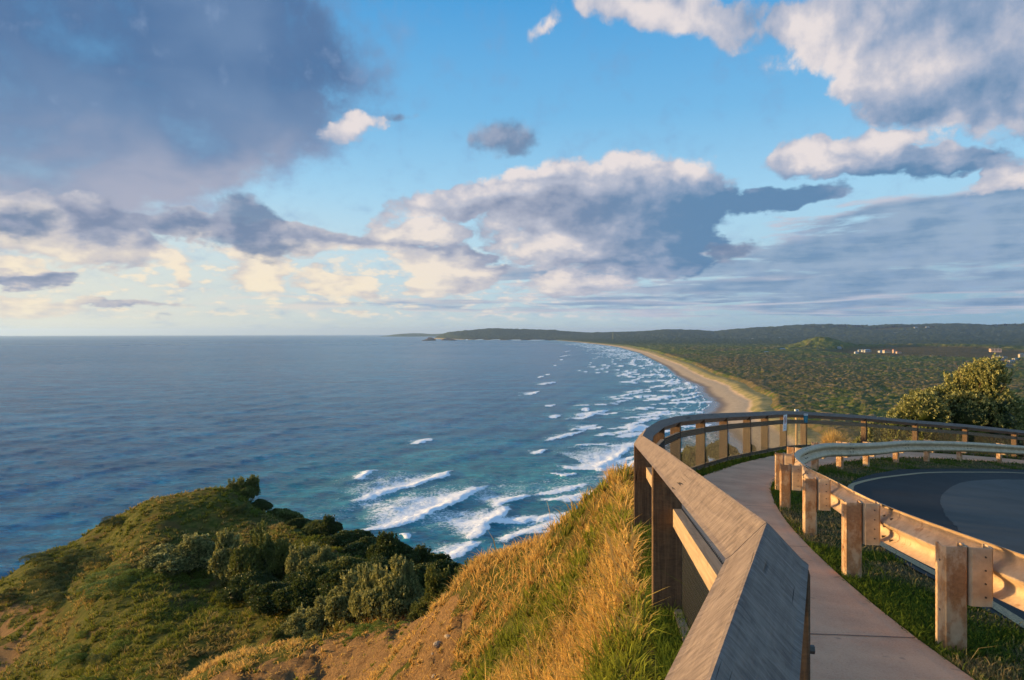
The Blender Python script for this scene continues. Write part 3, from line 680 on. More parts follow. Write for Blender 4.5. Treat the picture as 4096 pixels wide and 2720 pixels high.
bpx([(1900,2160),(1948,2111),(1987,2072),(2020,2052),(2036,2025)], 60, hgt=1.3)
bpx([(1980,2030),(2037,2013),(2100,1991),(2135,1984)], 60, hgt=1.0, dens=.9)
bpx([(1604,2156),(1638,2158),(1662,2137)], 12, hgt=1.2)
bpx([(1837,2240),(1870,2205),(1898,2188),(1937,2166)], 22, hgt=1.0)
bpx([(2190,1893),(2230,1903),(2268,1908),(2327,1893)], 34, hgt=1.2)
bpx([(2229,1862),(2300,1878),(2405,1882),(2450,1846),(2489,1817),(2545,1776)], 62, hgt=1.3, dens=1.1)
bpx([(2400,1915),(2450,1905),(2520,1880),(2580,1830)], 40, hgt=.7, dens=.8)
bpx([(2151,1816),(2175,1808),(2192,1797)], 22, hgt=1.0)
bpx([(2081,1581),(2125,1579),(2168,1562)], 34); bpx([(2145,1622),(2190,1626),(2213,1626),(2226,1617)], 34)
bpx([(2300,1640),(2349,1642),(2359,1632)], 20); bpx([(2262,1678),(2310,1676),(2348,1672),(2380,1659)], 30); bpx([(2195,1671),(2225,1670),(2250,1658)], 14)
bpx([(2121,1521),(2149,1520)], 16); bpx([(2145,1541),(2190,1537),(2232,1527)], 30); bpx([(2159,1511),(2179,1503)], 12); bpx([(2179,1499),(2242,1495)], 20)
bpx([(2206,1477),(2268,1475)], 22); bpx([(2200,1466),(2230,1462)], 14); bpx([(2247,1458),(2275,1455)], 14); bpx([(2235,1441),(2277,1436)], 18); bpx([(2240,1427),(2283,1420)], 18); bpx([(2262,1407),(2285,1403)], 14)
rs = random.Random(5)
for k in range(400):
    Yc = 330+5200*rs.random()**1.75;
    if Yc < 640 and rs.random() < .45: continue
    o_ = rs.choice([14, 30, 50, 75, 100, 128])*rs.uniform(.7, 1.25)*(1+.25*(Yc > 1500))
    if Yc < 620: o_ *= .75
    L = rs.uniform(24, 84)*(1+Yc/3000); th = math.atan2(Xs(Yc+60)-Xs(Yc-60), 120)+rs.uniform(.25, 1.05)
    cx, cy = Xs(Yc)-o_, Yc; pts = []
    for q in (-.5, -.25, 0, .25, .5):
        bend = rs.uniform(-.04, .04)+.10*(.25-q*q)*4
        pts.append((cx+math.sin(th)*q*L+bend*L*.3*math.cos(th), cy+math.cos(th)*q*L-bend*L*.3*math.sin(th)))
    breaker(pts, rs.uniform(12, 38)*(1+Yc/4500), dens=rs.uniform(.6, 1.1)*(.85 if o_ > 40 else .7), hgt=rs.uniform(.4, .9))
# thin swash lines near the sand
for k, (o0, am, wd, dn) in enumerate([(1, 7, 1.3, .8), (9, 9, 1.6, .6), (22, 12, 1.6, .55), (38, 14, 2.2, .5)]):
    line = off-(o0+am*(fbm(SY/38, SY*0+k, 3, 120+k)-.2)+5*fbm(SY/9, SY*0+k, 2, 130+k))
    foam = np.maximum(foam, dn*np.exp(-(line/wd)**2)*sstep(SY, 350, 450)*(SY < 5500))
surfz = sstep(off, 230, 40)*sstep(SY, 300, 420)*(SY < 5500)
foam = np.maximum(foam, surfz*(.30*sstep(nB, .40, .70)+.12))
cut = sstep(np.hypot((SX+10), (SY-330)/1.15), 150, 60)
foam = np.maximum(foam, cut*(.33*sstep(nB, .35, .6)+.05))
shal = np.clip(np.maximum(sstep(off, 330, 30)*.75, sstep(np.hypot((SX+25)*1.1, (SY-380)/1.3), 260, 60))*(.55+.9*(nB-.2)), 0, 1)
# long swell running in from the east, choppier close to the eye
th = 1.05; u = SX*math.sin(th)-SY*math.cos(th)*.75+18*(fbm(SX/220, SY/220, 3, 140)-.5)*4
sw = .30*np.sin(u/62*2*math.pi)+.20*np.sin((u*.94+SX*.2)/31*2*math.pi+2)+1.3*(fbm(SX/46, SY/24, 4, 141)-.5)
dec = 1-.8*sstep(off, 200, 20)
chop = (fbm(SX/9, SY/6, 4, 143)-.5)*1.0
SZ = sw*dec*(1-sstep(RR, 6000, 20000))+swell*.62+chop*(1-sstep(RR, 700, 2200))+foam*.25*(nA-.2)-RR**2*CURV
SZ = np.where(off < 6, SZ*np.clip(off/6+.3, .0, 1)-.0, SZ)-.1
keep = (off > -70) | (SY > 12500); fm = keep[:-1, :-1] & keep[1:, 1:]
def sea_material():
    m_, t, b = new_mat('sea_water'); P = geo_pos(t); fo, sh, dist = attr(t, 'foam'), attr(t, 'shallow'), attr(t, 'dist')
    m1 = t.n('ShaderNodeMapping', Vector=P, Scale=(.16, .34, .2), Rotation=(0, 0, .35)).outputs[0]
    r1 = t.noise(m1, 1.0, 8, 0.68, 0.4); r2 = t.noise(t.n('ShaderNodeMapping', Vector=P, Scale=(.03, .07, .05), Rotation=(0, 0, .35)).outputs[0], 1.0, 6, 0.65, .3)
    r3 = t.noise(t.n('ShaderNodeMapping', Vector=P, Scale=(.0011, .003, .001), Rotation=(0, 0, -.25)).outputs[0], 1.0, 5, 0.6, .6)
    l1 = t.noise(P, 0.55, 7, 0.72); l2 = t.noise(P, 0.11, 5, .6)
    lace = t.m('ADD', t.m('MULTIPLY', l1, 0.75), t.m('MULTIPLY', l2, .35))
    fm_ = t.sm(t.m('ADD', fo, t.m('MULTIPLY', t.m('SUBTRACT', lace, 0.55), 1.7)), 0.34, 0.60)
    deep = t.mix(t.sm(r2, 0.35, 0.65), (0.002, 0.135, 0.245), (0.008, 0.215, 0.345))
    teal = t.mix(t.sm(r2, 0.3, 0.7), (0.004, 0.190, 0.225), (0.022, 0.330, 0.345))
    c = t.mix(sh, deep, teal)
    r4 = t.noise(t.n('ShaderNodeMapping', Vector=P, Scale=(.0055, .020, .01), Rotation=(0, 0, .22)).outputs[0], 1.0, 6, 0.62, .4)
    r5 = t.noise(t.n('ShaderNodeMapping', Vector=P, Scale=(.022, .060, .03), Rotation=(0, 0, .30)).outputs[0], 1.0, 7, 0.70, .3)
    trough = t.mix(sh, (0.001, 0.045, 0.095), (0.002, 0.085, 0.120)); crest = t.mix(sh, (0.020, 0.280, 0.420), (0.055, 0.42, 0.45))  # wave reflections painted into the colour: dark troughs, glittering crests
    c = t.mix(t.m('MULTIPLY', dist, .55), c, (0.012, 0.240, 0.380))  # sheen of the distant water put into the colour as lighter blue
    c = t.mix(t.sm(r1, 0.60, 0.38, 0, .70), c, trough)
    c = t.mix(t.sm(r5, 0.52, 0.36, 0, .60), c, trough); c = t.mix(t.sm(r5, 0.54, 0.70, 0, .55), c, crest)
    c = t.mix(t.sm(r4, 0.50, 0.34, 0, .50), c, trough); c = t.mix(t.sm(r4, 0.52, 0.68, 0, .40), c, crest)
    c = t.mix(t.sm(r3, 0.5, 0.72, 0, .35), c, (0.03, 0.17, 0.26))
    c = t.mix(t.m('MULTIPLY', t.sm(fo, 0.05, 0.6), 0.55), c, (0.13, 0.33, 0.35))
    c = t.mix(fm_, c, (0.90, 0.91, 0.92))
    rough = t.m('ADD', t.m('ADD', 0.22, t.m('MULTIPLY', r3, t.m('MULTIPLY', dist, .16))), t.m('MULTIPLY', fm_, 0.6))
    hgt = t.m('ADD', t.m('ADD', t.m('MULTIPLY', r1, 2.0), t.m('MULTIPLY', r5, 5.0)), t.m('MULTIPLY', t.m('MULTIPLY', fm_, l1), 1.2))
    finish(t, b, c, rough, hgt, t.m('ADD', 0.55, t.m('MULTIPLY', t.m('SUBTRACT', r3, .5), .9)), 1.0)
    b.inputs['IOR'].default_value = 1.33; t.put(b.inputs['Specular IOR Level'], t.m('SUBTRACT', 0.16, t.m('MULTIPLY', fm_, 0.12)))
    return m_
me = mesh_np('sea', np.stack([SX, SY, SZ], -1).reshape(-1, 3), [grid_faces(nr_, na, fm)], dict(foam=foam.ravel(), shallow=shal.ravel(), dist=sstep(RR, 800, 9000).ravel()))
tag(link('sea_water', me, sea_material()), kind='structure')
# ------------------------------------------------------------------ timber, steel and sign materials
def timber(name, lo, hi, dark, ripple=0.0, spec=0.15):
    m_, t, b = new_mat(name); gu, gv = attr(t, 'gu'), attr(t, 'gv')
    v = t.n('ShaderNodeCombineXYZ', X=t.m('MULTIPLY', gu, 2.2), Y=t.m('MULTIPLY', gv, 38.0), Z=0.0).outputs[0]
    g = t.noise(v, 1.0, 6, 0.65, 0.8)
    v2 = t.n('ShaderNodeCombineXYZ', X=t.m('MULTIPLY', gu, 34.0), Y=t.m('MULTIPLY', gv, 9.0), Z=3.0).outputs[0]
    r_ = t.noise(v2, 1.0, 4, 0.6, 2.2); v3 = t.n('ShaderNodeCombineXYZ', X=t.m('MULTIPLY', gu, 5.0), Y=t.m('MULTIPLY', gv, 7.0), Z=9.0).outputs[0]
    p_ = t.noise(v3, 1.0, 5, 0.6, 0.5)
    c = t.mix(t.sm(t.m('ADD', t.m('MULTIPLY', g, 1-ripple), t.m('MULTIPLY', r_, ripple)), 0.28, 0.72), lo, hi)
    c = t.mix(t.sm(p_, 0.55, 0.75, 0, .6), c, dark)
    v4 = t.n('ShaderNodeCombineXYZ', X=t.m('MULTIPLY', gu, 0.45), Y=t.m('MULTIPLY', gv, 24.0), Z=5.0).outputs[0]
    vo = t.m('ABSOLUTE', t.m('SUBTRACT', t.noise(v4, 1.0, 1.0, .4, .05), .5)); pm = t.noise(v3, .35, 2, .5)
    crack = t.m('MULTIPLY', t.sm(vo, 0.010, 0.002), t.sm(pm, 0.60, 0.66))
    c = t.mix(crack, c, tuple(q*.25 for q in dark))
    hgt = t.m('SUBTRACT', t.m('ADD', t.m('MULTIPLY', g, .6), t.m('MULTIPLY', r_, .25+ripple)), t.m('MULTIPLY', crack, 1.2))
    finish(t, b, c, 0.82, hgt, 0.75, 0.006, spec=spec); return m_
MAT_RAIL = timber('weathered_grey_timber', (0.105, 0.080, 0.070), (0.245, 0.192, 0.162), (0.075, 0.060, 0.056), .72)
MAT_POST = timber('rough_sawn_brown_timber', (0.050, 0.031, 0.021), (0.150, 0.092, 0.054), (0.030, 0.020, 0.015), .35)
MAT_MID = timber('bleached_timber', (0.22, 0.155, 0.10), (0.36, 0.265, 0.18), (0.13, 0.10, 0.075), .1)
_m, _t2, _b = new_mat('black_coated_wire'); finish(_t2, _b, (0.012, 0.011, 0.012), .42, spec=.5); MAT_WIRE = _m

def prism(name, rings, us, mats, parent):
    """loft with grain coordinates: gu along, gv around"""
    n = len(rings[0]); V, gu, gv, Fc = [], [], [], []
    for R_, u in zip(rings, us):
        q = np.array(R_+[R_[0]], float); s = np.r_[0, np.cumsum(np.linalg.norm(np.diff(q, axis=0), axis=1))]
        V += list(q); gu += [u]*(n+1); gv += list(s)
    m_ = n+1
    for k in range(len(rings)-1):
        for j in range(n): a_ = k*m_+j; Fc.append((a_, a_+1, a_+m_+1, a_+m_))
    o = len(V)
    for R_, u in ((rings[0], us[0]), (rings[-1], us[-1])):
        V += list(np.array(R_, float)); c = np.array(R_, float).mean(0)
        gu += [u+np.linalg.norm(np.array(p)-c) for p in R_]; gv += [float(p[2]-c[2]) for p in R_]
    me = bpy.data.meshes.new(name)
    me.from_pydata([tuple(map(float, p)) for p in V], [], Fc+[tuple(range(o, o+n))[::-1], tuple(range(o+n, o+2*n))])
    bm = bmesh.new(); bm.from_mesh(me); bmesh.ops.recalc_face_normals(bm, faces=bm.faces); bm.to_mesh(me); bm.free()
    for k, vals in (('gu', gu), ('gv', gv)):
        at = me.attributes.new(k, 'FLOAT', 'POINT'); at.data.foreach_set('value', np.array(vals, np.float32))
    return link(name, me, mats, parent)

fence = empty('timber_fence', tuple(RP[2]-np.array([0, 0, 1.15])))
tag(fence, 'weathered timber lookout fence with diamond set handrail and black wire mesh', 'fence')
FO = Vector(fence.location)
NP = len(RP); RPv = [Vector(p) for p in RP]
def dir2(i):
    a_, b_ = RPv[max(i-1, 0)], RPv[min(i+1, NP-1)]; d = (b_-a_); d.z = 0; return d.normalized()
def side(d): return Vector((d.y, -d.x, 0))                    # towards the path
def mitre(i):
    """bisector side vector at joint i, lengthened so that sections keep their width"""
    t = dir2(i); s = side(t)
    d = (RPv[min(i+1, NP-1)]-RPv[max(i, 0)]) if i < NP-1 else (RPv[i]-RPv[i-1]); d.z = 0; d.normalize()
    return s/max(.5, s.dot(side(d)))
MDROP = [.125, .125, .125, .12, .09, .06, .04, .03, .015] + [0]*20
def strand(name, offs, i, mat, u0=0.0, gap=0.004, a=None, n=1, drop=0):
    """bar between joints i and i+1; offs: (side, up) corners relative to the ridge line"""
    A_, B_ = RPv[i], RPv[i+1]; d = (B_-A_).normalized()
    rings = []; L = (B_-A_).length
    for q in range(n+1):
        f = q/n; P_ = A_.lerp(B_, f); s_ = mitre(i).lerp(mitre(i+1), f)
        P_ = P_ + d*(gap if q == 0 else (-gap if q == n else 0))
        dr = drop*(MDROP[i]*(1-f)+MDROP[i+1]*f)
        rings.append([P_-FO+s_*o+Vector((0, 0, h-dr)) for o, h in offs])
    return prism(name, rings, [u0+L*q/n for q in range(n+1)], mat, fence)
r_ = 0.102; c_ = 0.014
DIA = [(-c_*.5, -c_*.35), (0, 0), (c_*.5, -c_*.35), (r_-c_, -r_+c_*.7), (r_, -r_), (r_-c_, -r_-c_*.7), (0, -2*r_), (-r_+c_, -r_-c_*.7), (-r_, -r_), (-r_+c_, -r_+c_*.7)]
for i in range(NP-1):
    strand('hand_rail', DIA, i, MAT_RAIL, i*3.7, n=4)
    strand('mid_rail', [(.040, -.272), (.096, -.272), (.096, -.392), (.040, -.392)], i, MAT_MID, i*5.1+2, n=2, drop=1)
    strand('bottom_rail', [(.040, -1.075), (.096, -1.075), (.096, -1.165), (.040, -1.165)], i, MAT_MID, i*2.9+7, n=2)
def plank(P_, t_, w0, w1, z0, z1, hw, name='post', mat=MAT_POST, u0=0.0, parent=fence, notch=True):
    """upright plank: t_ direction along the fence, half thickness hw, from w0 to w1 across"""
    s_ = side(t_); c = .006
    prof = [(-hw+c, w0), (hw-c, w0), (hw, w0+c), (hw, w1-c), (hw-c, w1), (-hw+c, w1), (-hw, w1-c), (-hw, w0+c)]
    rings = [[P_+t_*a_+s_*b_+Vector((0, 0, z)) for a_, b_ in prof] for z in (z0, z0*.5+z1*.5, z1-.012)]
    rings.append([P_+t_*a_*.9+s_*(b_*.97)+Vector((0, 0, z1)) for a_, b_ in prof])
    return prism(name, rings, [u0, u0+(z1-z0)*.5, u0+z1-z0-.012, u0+z1-z0], mat, parent)
post_at = [(i, 0.0) for i in range(1, NP)]
for i, f in post_at:
    P_ = RPv[i]-FO; t_ = dir2(i)
    wpos = RPv[i]; zg = float(ground_z(np.array([wpos.x]), np.array([wpos.y]), False)[0][0]); so = wpos-side(t_)*.12
    zl = float(slope_z(np.array([so.x]), np.array([so.y]))[0])
    z0 = min(zg, zl)-.25-wpos.z
    hw = .036 if i < 12 else .040
    plank(P_, t_, -.098, .1, z0, -.108, hw, u0=i*1.9)
# the two tall sawn plates that carry the rail just in front of the eye
# chain wire: hooked zigzag strands, one panel to a bay
def wire_panel(i):
    A_, B_ = RPv[i], RPv[i+1]; L = (B_-A_).length; a_ = .0185; hgt = .022
    if A_.y > 8: a_, hgt = .027, .034
    cols = max(1, int(round(L/a_))); rows = int((1.175-.262)/hgt)
    far = A_.y > 21; rad = .0021 if A_.y < 8 else .0029
    s0, s1 = mitre(i), mitre(i+1); k = np.arange(cols)[:, None]; r = np.arange(rows+1)[None]
    odd = ((r+k) % 2)
    f = np.clip((k+odd)/cols, 0, 1); z = -.262-r*hgt*(1-MDROP[i]/.92)-MDROP[i]+0*f
    A3, B3 = np.array(A_-FO), np.array(B_-FO); S0, S1 = np.array(s0), np.array(s1)
    off = .101+.0022*(((k) % 2)*2-1)*(odd*2-1)
    C = A3+(B3-A3)*f[..., None]+(S0+(S1-S0)*f[..., None])*off[..., None]; C[..., 2] += z
    d = np.array((B_-A_).normalized()); sv = np.array(side(Vector(d)).normalized()); zv = np.array([0, 0, 1.0])
    ring = [(math.cos(q)*rad, math.sin(q)*rad) for q in (math.pi/2, math.pi*7/6, math.pi*11/6)]
    V = np.stack([C+sv*p[1]+d*p[0] for p in ring], 2)          # cols, rows+1, 3, xyz
    nr3 = rows+1; base = (np.arange(cols)[:, None, None]*nr3+np.arange(rows)[None, :, None])*3
    j = np.arange(3)[None, None]; j2 = (j+1) % 3
    Fq = np.stack(np.broadcast_arrays(base+j, base+j2, base+3+j2, base+3+j), -1).reshape(-1, 4)
    link('mesh_panel', mesh_np('mesh_panel', V.reshape(-1, 3), [Fq]), MAT_WIRE, fence)
for i in range(NP-1): wire_panel(i)
# steel angle bracket and a bolt under the corner nearest the eye
_m, _t2, _b = new_mat('dull_bolt_steel'); finish(_t2, _b, (.10, .085, .075), .5, metal=.6); MAT_BOLT = _m
for i in (2, 3, 4):
    P_ = RPv[i]-FO; t_ = dir2(i); s_ = side(t_)
    for zz in (-.32, -1.12):
        mb = MB(); mb.tube([P_+s_*.104+Vector((0, 0, zz)), P_+s_*.116+Vector((0, 0, zz))], .011, 6); mb.build('bolt', MAT_BOLT, fence)

# ------------------------------------------------------------------ guardrail
def steel(name, rust_amt):
    m_, t, b = new_mat(name); P = geo_pos(t); lap = attr(t, 'gu')
    a_ = t.noise(P, 7, 6, 0.65); f = t.noise(P, 42, 5, 0.7); s_ = t.noise(t.n('ShaderNodeMapping', Vector=P, Scale=(9, 9, 4.5)).outputs[0], 1.0, 5, .65)
    zinc = t.mix(t.sm(a_, 0.3, 0.7), (0.40, 0.275, 0.175), (0.60, 0.43, 0.28))
    stain = t.mix(t.sm(f, 0.3, 0.7), (0.19, 0.075, 0.025), (0.33, 0.155, 0.058))
    k = t.sm(t.m('ADD', s_, t.m('MULTIPLY', t.m('SUBTRACT', a_, .5), .9)), .66-rust_amt*.32, .86-rust_amt*.28)
    c = t.mix(t.m('MULTIPLY', k, .82), zinc, stain)
    c = t.mix(t.sm(f, .68, .76, 0, .6), c, (0.12, 0.055, 0.025))
    finish(t, b, c, t.m('ADD', .5, t.m('MULTIPLY', f, .25)), f, .25, .002, metal=.05, spec=.3); return m_
MAT_ZINC = steel('stained_galvanised_steel', .15); MAT_RUST = steel('rusting_steel_post', .95)
GP_PX = [(3824,2615),(3414,2317),(3242,2143),(3142,2040),(3117,1967),(3162,1919),(3257,1883),(3355,1877),(3462,1868),(3581,1851),(3703,1846),(3834,1845),(3993,1851)]
GP = [Vector(on_shelf(*p)) for p in GP_PX]
GP = [GP[0]+(GP[0]-GP[1])*2.0+Vector((.35,0,0)), GP[0]+(GP[0]-GP[1])*.98+Vector((.1, 0, 0))] + GP + [GP[-1]+(GP[-1]-GP[-2]), GP[-1]+(GP[-1]-GP[-2])*2]
for q in GP: q.z = float(gz(q.x, q.y))
rail = empty('guardrail', tuple(GP[2])); tag(rail, 'rust stained steel guardrail curving between the footpath and the road bend', 'guardrail')
GO = Vector(rail.location); NG = len(GP)
def gdir(i):
    d = GP[min(i+1, NG-1)]-GP[max(i-1, 0)]; d.z = 0; return d.normalized()
def channel(P_, t_, w, dep, z0, z1, name, mat, u0, bolts=()):
    s_ = side(t_); th = .006; c = .016; lip = .018; h = w/2
    out = [(dep, -h+lip), (dep, -h), (c, -h), (0, -h+c), (0, h-c), (c, h), (dep, h), (dep, h-lip), (dep-th, h-lip), (dep-th, h-th), (c+th*.6, h-th), (th, h-c-th*.6),
           (th, -h+c+th*.6), (c+th*.6, -h+th), (dep-th, -h+th), (dep-th, -h+lip)]
    rings = [[P_+t_*a_+s_*b_+Vector((0, 0, z)) for a_, b_ in out] for z in (z0, z1)]
    o = prism(name, rings, [u0, u0+z1-z0], mat, rail)
    return o
for i in range(NG):
    t_ = gdir(i); s_ = side(t_); P_ = GP[i]-GO
    H = .685+.012*math.sin(i*2.3)
    po = channel(P_, t_, .148, .105, -.2, H, 'post', MAT_RUST, i*.7)
    Pb = P_+s_*.156
    bo = channel(Pb, t_, .146, .105, H-.375, H-.004, 'blockout', MAT_ZINC, i*.9)
    for z in (.06, .145, .23, .315) if i < 6 else ():
        q = Pb+s_*.02+Vector((0, 0, H-.375+z)); mb = MB(); mb.tube([q-t_*.005, q+t_*.001], .0065, 8); mb.build('bolt', MAT_BOLT, bo)
    
    for z in (.10, .42) if i < 6 else ():
        q = P_-s_*.0755+t_*.045+Vector((0, 0, H-z)); mb = MB(); mb.tube([q, q-s_*.0025], .008, 8); mb.build('bolt_hole', MAT_BOLT, po)
    
BC = [GP[i]-GO+side(gdir(i))*.245+gdir(i)*.04 for i in range(NG)]
def crom(P, u):
    i = max(0, min(len(P)-2, int(u))); f = u-i
    p0, p1, p2, p3 = P[max(i-1, 0)], P[i], P[i+1], P[min(i+2, len(P)-1)]
    return .5*((2*p1)+(p2-p0)*f+(2*p0-5*p1+4*p2-p3)*f*f+(3*p1-p0-3*p2+p3)*f**3)
WP = [(.000, -.168), (.012, -.165), (.075, -.132), (.090, -.112), (.090, -.082), (.075, -.062), (.014, -.020), (.002, 0), (.014, .020), (.075, .062), (.090, .082), (.090, .112), (.075, .132), (.012, .165), (.000, .168)]
def beam(u0, u1, push):
    n = 16; rings = []; us = []
    for q in range(n+1):
        u = u0+(u1-u0)*q/n; P_ = crom(BC, u); d = (crom(BC, min(u+.05, NG-1.001))-crom(BC, max(u-.05, 0))); d.z = 0; s_ = side(d.normalized())
        fr = [P_+s_*(a_+push+.003)+Vector((0, 0, .515+z)) for a_, z in WP]; bk = [P_+s_*(a_+push)+Vector((0, 0, .515+z)) for a_, z in WP[::-1]]
        rings.append(fr+bk); us.append(u*2)
    o = prism('rail_panel', rings, us, MAT_ZINC, rail)
    for p in o.data.polygons: p.use_smooth = True
    o.data.set_sharp_from_angle(angle=math.radians(60))
    return o
for k, u in enumerate([0, 1, 3, 5, 7, 9, 11, 13, 15]):
    u1 = min(u+(1 if k == 0 else 2)+.09, NG-1.01)
    if u1-u > .5:
        o = beam(max(0, u-.09), u1, .004*(k % 2))
        for uu in (u-.05+.0, u+.05):
            if uu < .1: continue
            P_ = crom(BC, uu); d = crom(BC, uu+.05)-crom(BC, max(uu-.05, 0)); d.z = 0; s_ = side(d.normalized())
            for a_, z in ((.055, -.045), (.055, .045), (.045, -.143), (.045, .143)):
                q = P_+s_*a_+Vector((0, 0, .515+z)); mb = MB(); mb.tube([q-s_*.012, q+s_*.022], .012, 6); mb.build('bolt', MAT_BOLT, o)

# ------------------------------------------------------------------ signs
def flat_mat(name, c, rough=.6):
    m_, t, b = new_mat(name); P = geo_pos(t); finish(t, b, t.mix(t.sm(t.noise(P, 9, 4), .35, .7, 0, .25), c, tuple(q*.8 for q in c)), rough, spec=.3); return m_
M_WHITE = flat_mat('sign_white', (.62, .62, .64)); M_RED = flat_mat('sign_red', (.34, .035, .03)); M_BLACK = flat_mat('sign_black', (.02, .02, .022))
M_TEAL = flat_mat('sign_teal', (.008, .13, .20)); M_NAVY = flat_mat('sign_navy', (.01, .05, .12)); M_PALE = flat_mat('sign_pale_print', (.16, .42, .46)); M_PINE = flat_mat('treated_pine', (.42, .27, .13), .8)
def plate(name, BL, BR, TL, thick, mat):
    """flat plate with a local frame: x across, y up, z outwards"""
    BL, BR, TL = Vector(BL), Vector(BR), Vector(TL); ex = BR-BL; ey = TL-BL; w_, h_ = ex.length, ey.length
    ex.normalize(); ez = ex.cross(ey).normalized(); ey = ez.cross(ex)
    M_ = Matrix((ex, ey, ez)).transposed().to_4x4(); M_.translation = BL+ex*w_/2+ey*h_/2
    mb = MB(); mb.box((0, 0, -thick/2), (w_/2, 0, 0), (0, h_/2, 0), (0, 0, thick/2)); return mb, M_, w_, h_
def letters(txt, size, pos, mat, parent, name='lettering'):
    cu = bpy.data.curves.new(name, 'FONT'); cu.body = txt; cu.size = size; cu.align_x = 'CENTER'; cu.align_y = 'CENTER'; cu.extrude = .0008
    to = bpy.data.objects.new(name, cu); sc.collection.objects.link(to)
    dg = bpy.context.evaluated_depsgraph_get(); me = bpy.data.meshes.new_from_object(to.evaluated_get(dg)); bpy.data.objects.remove(to)
    o = link(name, me, mat, parent); o.location = pos; return o
def disc(mb, cx, cy, z, r0, r1, n=40):
    o = len(mb.v)
    for k in range(n):
        c, s = math.cos(2*math.pi*k/n), math.sin(2*math.pi*k/n); mb.v += [(cx+r0*c, cy+r0*s, z), (cx+r1*c, cy+r1*s, z)]
    for k in range(n): a_, b_ = o+2*k, o+2*((k+1) % n); mb.f.append((a_, a_+1, b_+1, b_))
s1 = empty('no_entry_sign')
mb, M_, w_, h_ = plate('p', U(3131.5,1725,20.72), U(3145.5,1722,20.98), U(3135.5,1659.5,20.74), .003, M_WHITE)
s1.matrix_world = M_; tag(s1, 'white no entry sign with red ring and crossed out walker, tilted on the fence', 'sign')
bpy.context.view_layer.update()
mb.build('panel', M_WHITE, s1)
mb = MB(); disc(mb, 0, .085, .003, .088, .112); mb.box((0, .085, .0045), (.072, -.062, 0), (.007, .008, 0), (0, 0, .0008)); mb.build('prohibition_ring', M_RED, s1)
mb = MB()   # walking figure
n = 14; mb.v += [(.0+.014*math.cos(2*math.pi*k/n), .085+.062+.014*math.sin(2*math.pi*k/n), .002) for k in range(n)]; mb.f.append(tuple(range(n)))
for pts in ([(-.018,.130),(.016,.130),(.014,.075),(-.014,.075)], [(-.014,.076),(.002,.076),(-.018,.028),(-.032,.028)], [(-.002,.076),(.014,.076),(.036,.028),(.022,.028)],
            [(-.018,.130),(-.012,.118),(-.034,.086),(-.042,.092)], [(.016,.130),(.010,.118),(.032,.088),(.040,.096)]):
    o = len(mb.v); mb.v += [(x, y, .0021) for x, y in pts]; mb.f.append(tuple(range(o, o+4)))
mb.build('walker_symbol', M_BLACK, s1, fix=False)
letters('No', .058, (0, -.105, .002), M_BLACK, s1); letters('entry', .058, (0, -.165, .002), M_BLACK, s1)
mb = MB()
for y in (-.235, .235): mb.tube([(0, y*w_/w_, 0), (0, y, .004)], .006, 8)
mb.build('screws', M_BLACK, s1)
s2 = empty('teal_sign')
mb, M_, w_, h_ = plate('p', U(3213.6,1691,22.15), U(3230.5,1691,22.2), U(3213,1654.3,22.15), .004, M_TEAL)
s2.matrix_world = M_; tag(s2, 'small teal information sign with white header on the corner fence post', 'sign')
mb.build('panel', M_TEAL, s2)
mb = MB(); mb.box((0, h_/2-.034, .002), (w_/2-.002, 0, 0), (0, .030, 0), (0, 0, .001)); mb.build('header', M_WHITE, s2)
mb = MB(); mb.box((-.036, h_/2-.034, .0035), (.016, 0, 0), (0, .013, 0), (0, 0, .0006)); mb.box((.02, h_/2-.030, .0035), (.028, 0, 0), (0, .004, 0), (0, 0, .0006)); mb.box((.024, h_/2-.042, .0035), (.024, 0, 0), (0, .003, 0), (0, 0, .0006)); mb.build('header_logo', M_NAVY, s2)
mb = MB()
for k in range(6): mb.box((.002, .03-k*.024, .001), (.034-.004*(k % 2), 0, 0), (0, .0022, 0), (0, 0, .0006))
mb.build('small_print', M_PALE, s2)
mb = MB()
for x in (-.045, .045): mb.tube([(x, -h_/2+.02, 0), (x, -h_/2+.02, .003)], .004, 8)
mb.build('screws', M_WHITE, s2)
# sign on a round post beyond the fence
bpost = U(3186, 1752, 31.5); s3 = empty('lookout_notice', tuple(bpost)); tag(s3, 'small white notice board on a round pine post beyond the fence', 'sign')
mb = MB(); mb.tube([(0, 0, -.6), (0, 0, 1.02)], .055, 14); mb.build('round_post', M_PINE, s3, smooth=True)
mb = MB()
for x in (-.055, .065): mb.box((x, 0, 1.08), (.012, 0, 0), (0, .02, 0), (0, 0, .10))
mb.build('bracket', M_PINE, s3)
mb = MB(); mb.box((.02, -.03, 1.25), (.075, .012, 0), (-.001, .012, 0), (0, 0, .075), .004); mb.build('notice_panel', M_WHITE, s3)
mb = MB(); mb.box((-.072, .0, 1.25), (.008, 0, 0), (0, .055, 0), (0, 0, .075), .003); mb.build('side_panel', M_WHITE, s3)
mb = MB()
for k in range(3): mb.box((.025, -.0445, 1.285-.028*k), (.04, .0065, 0), (0, .0008, 0), (0, 0, .007))
mb.build('notice_print', M_NAVY, s3)
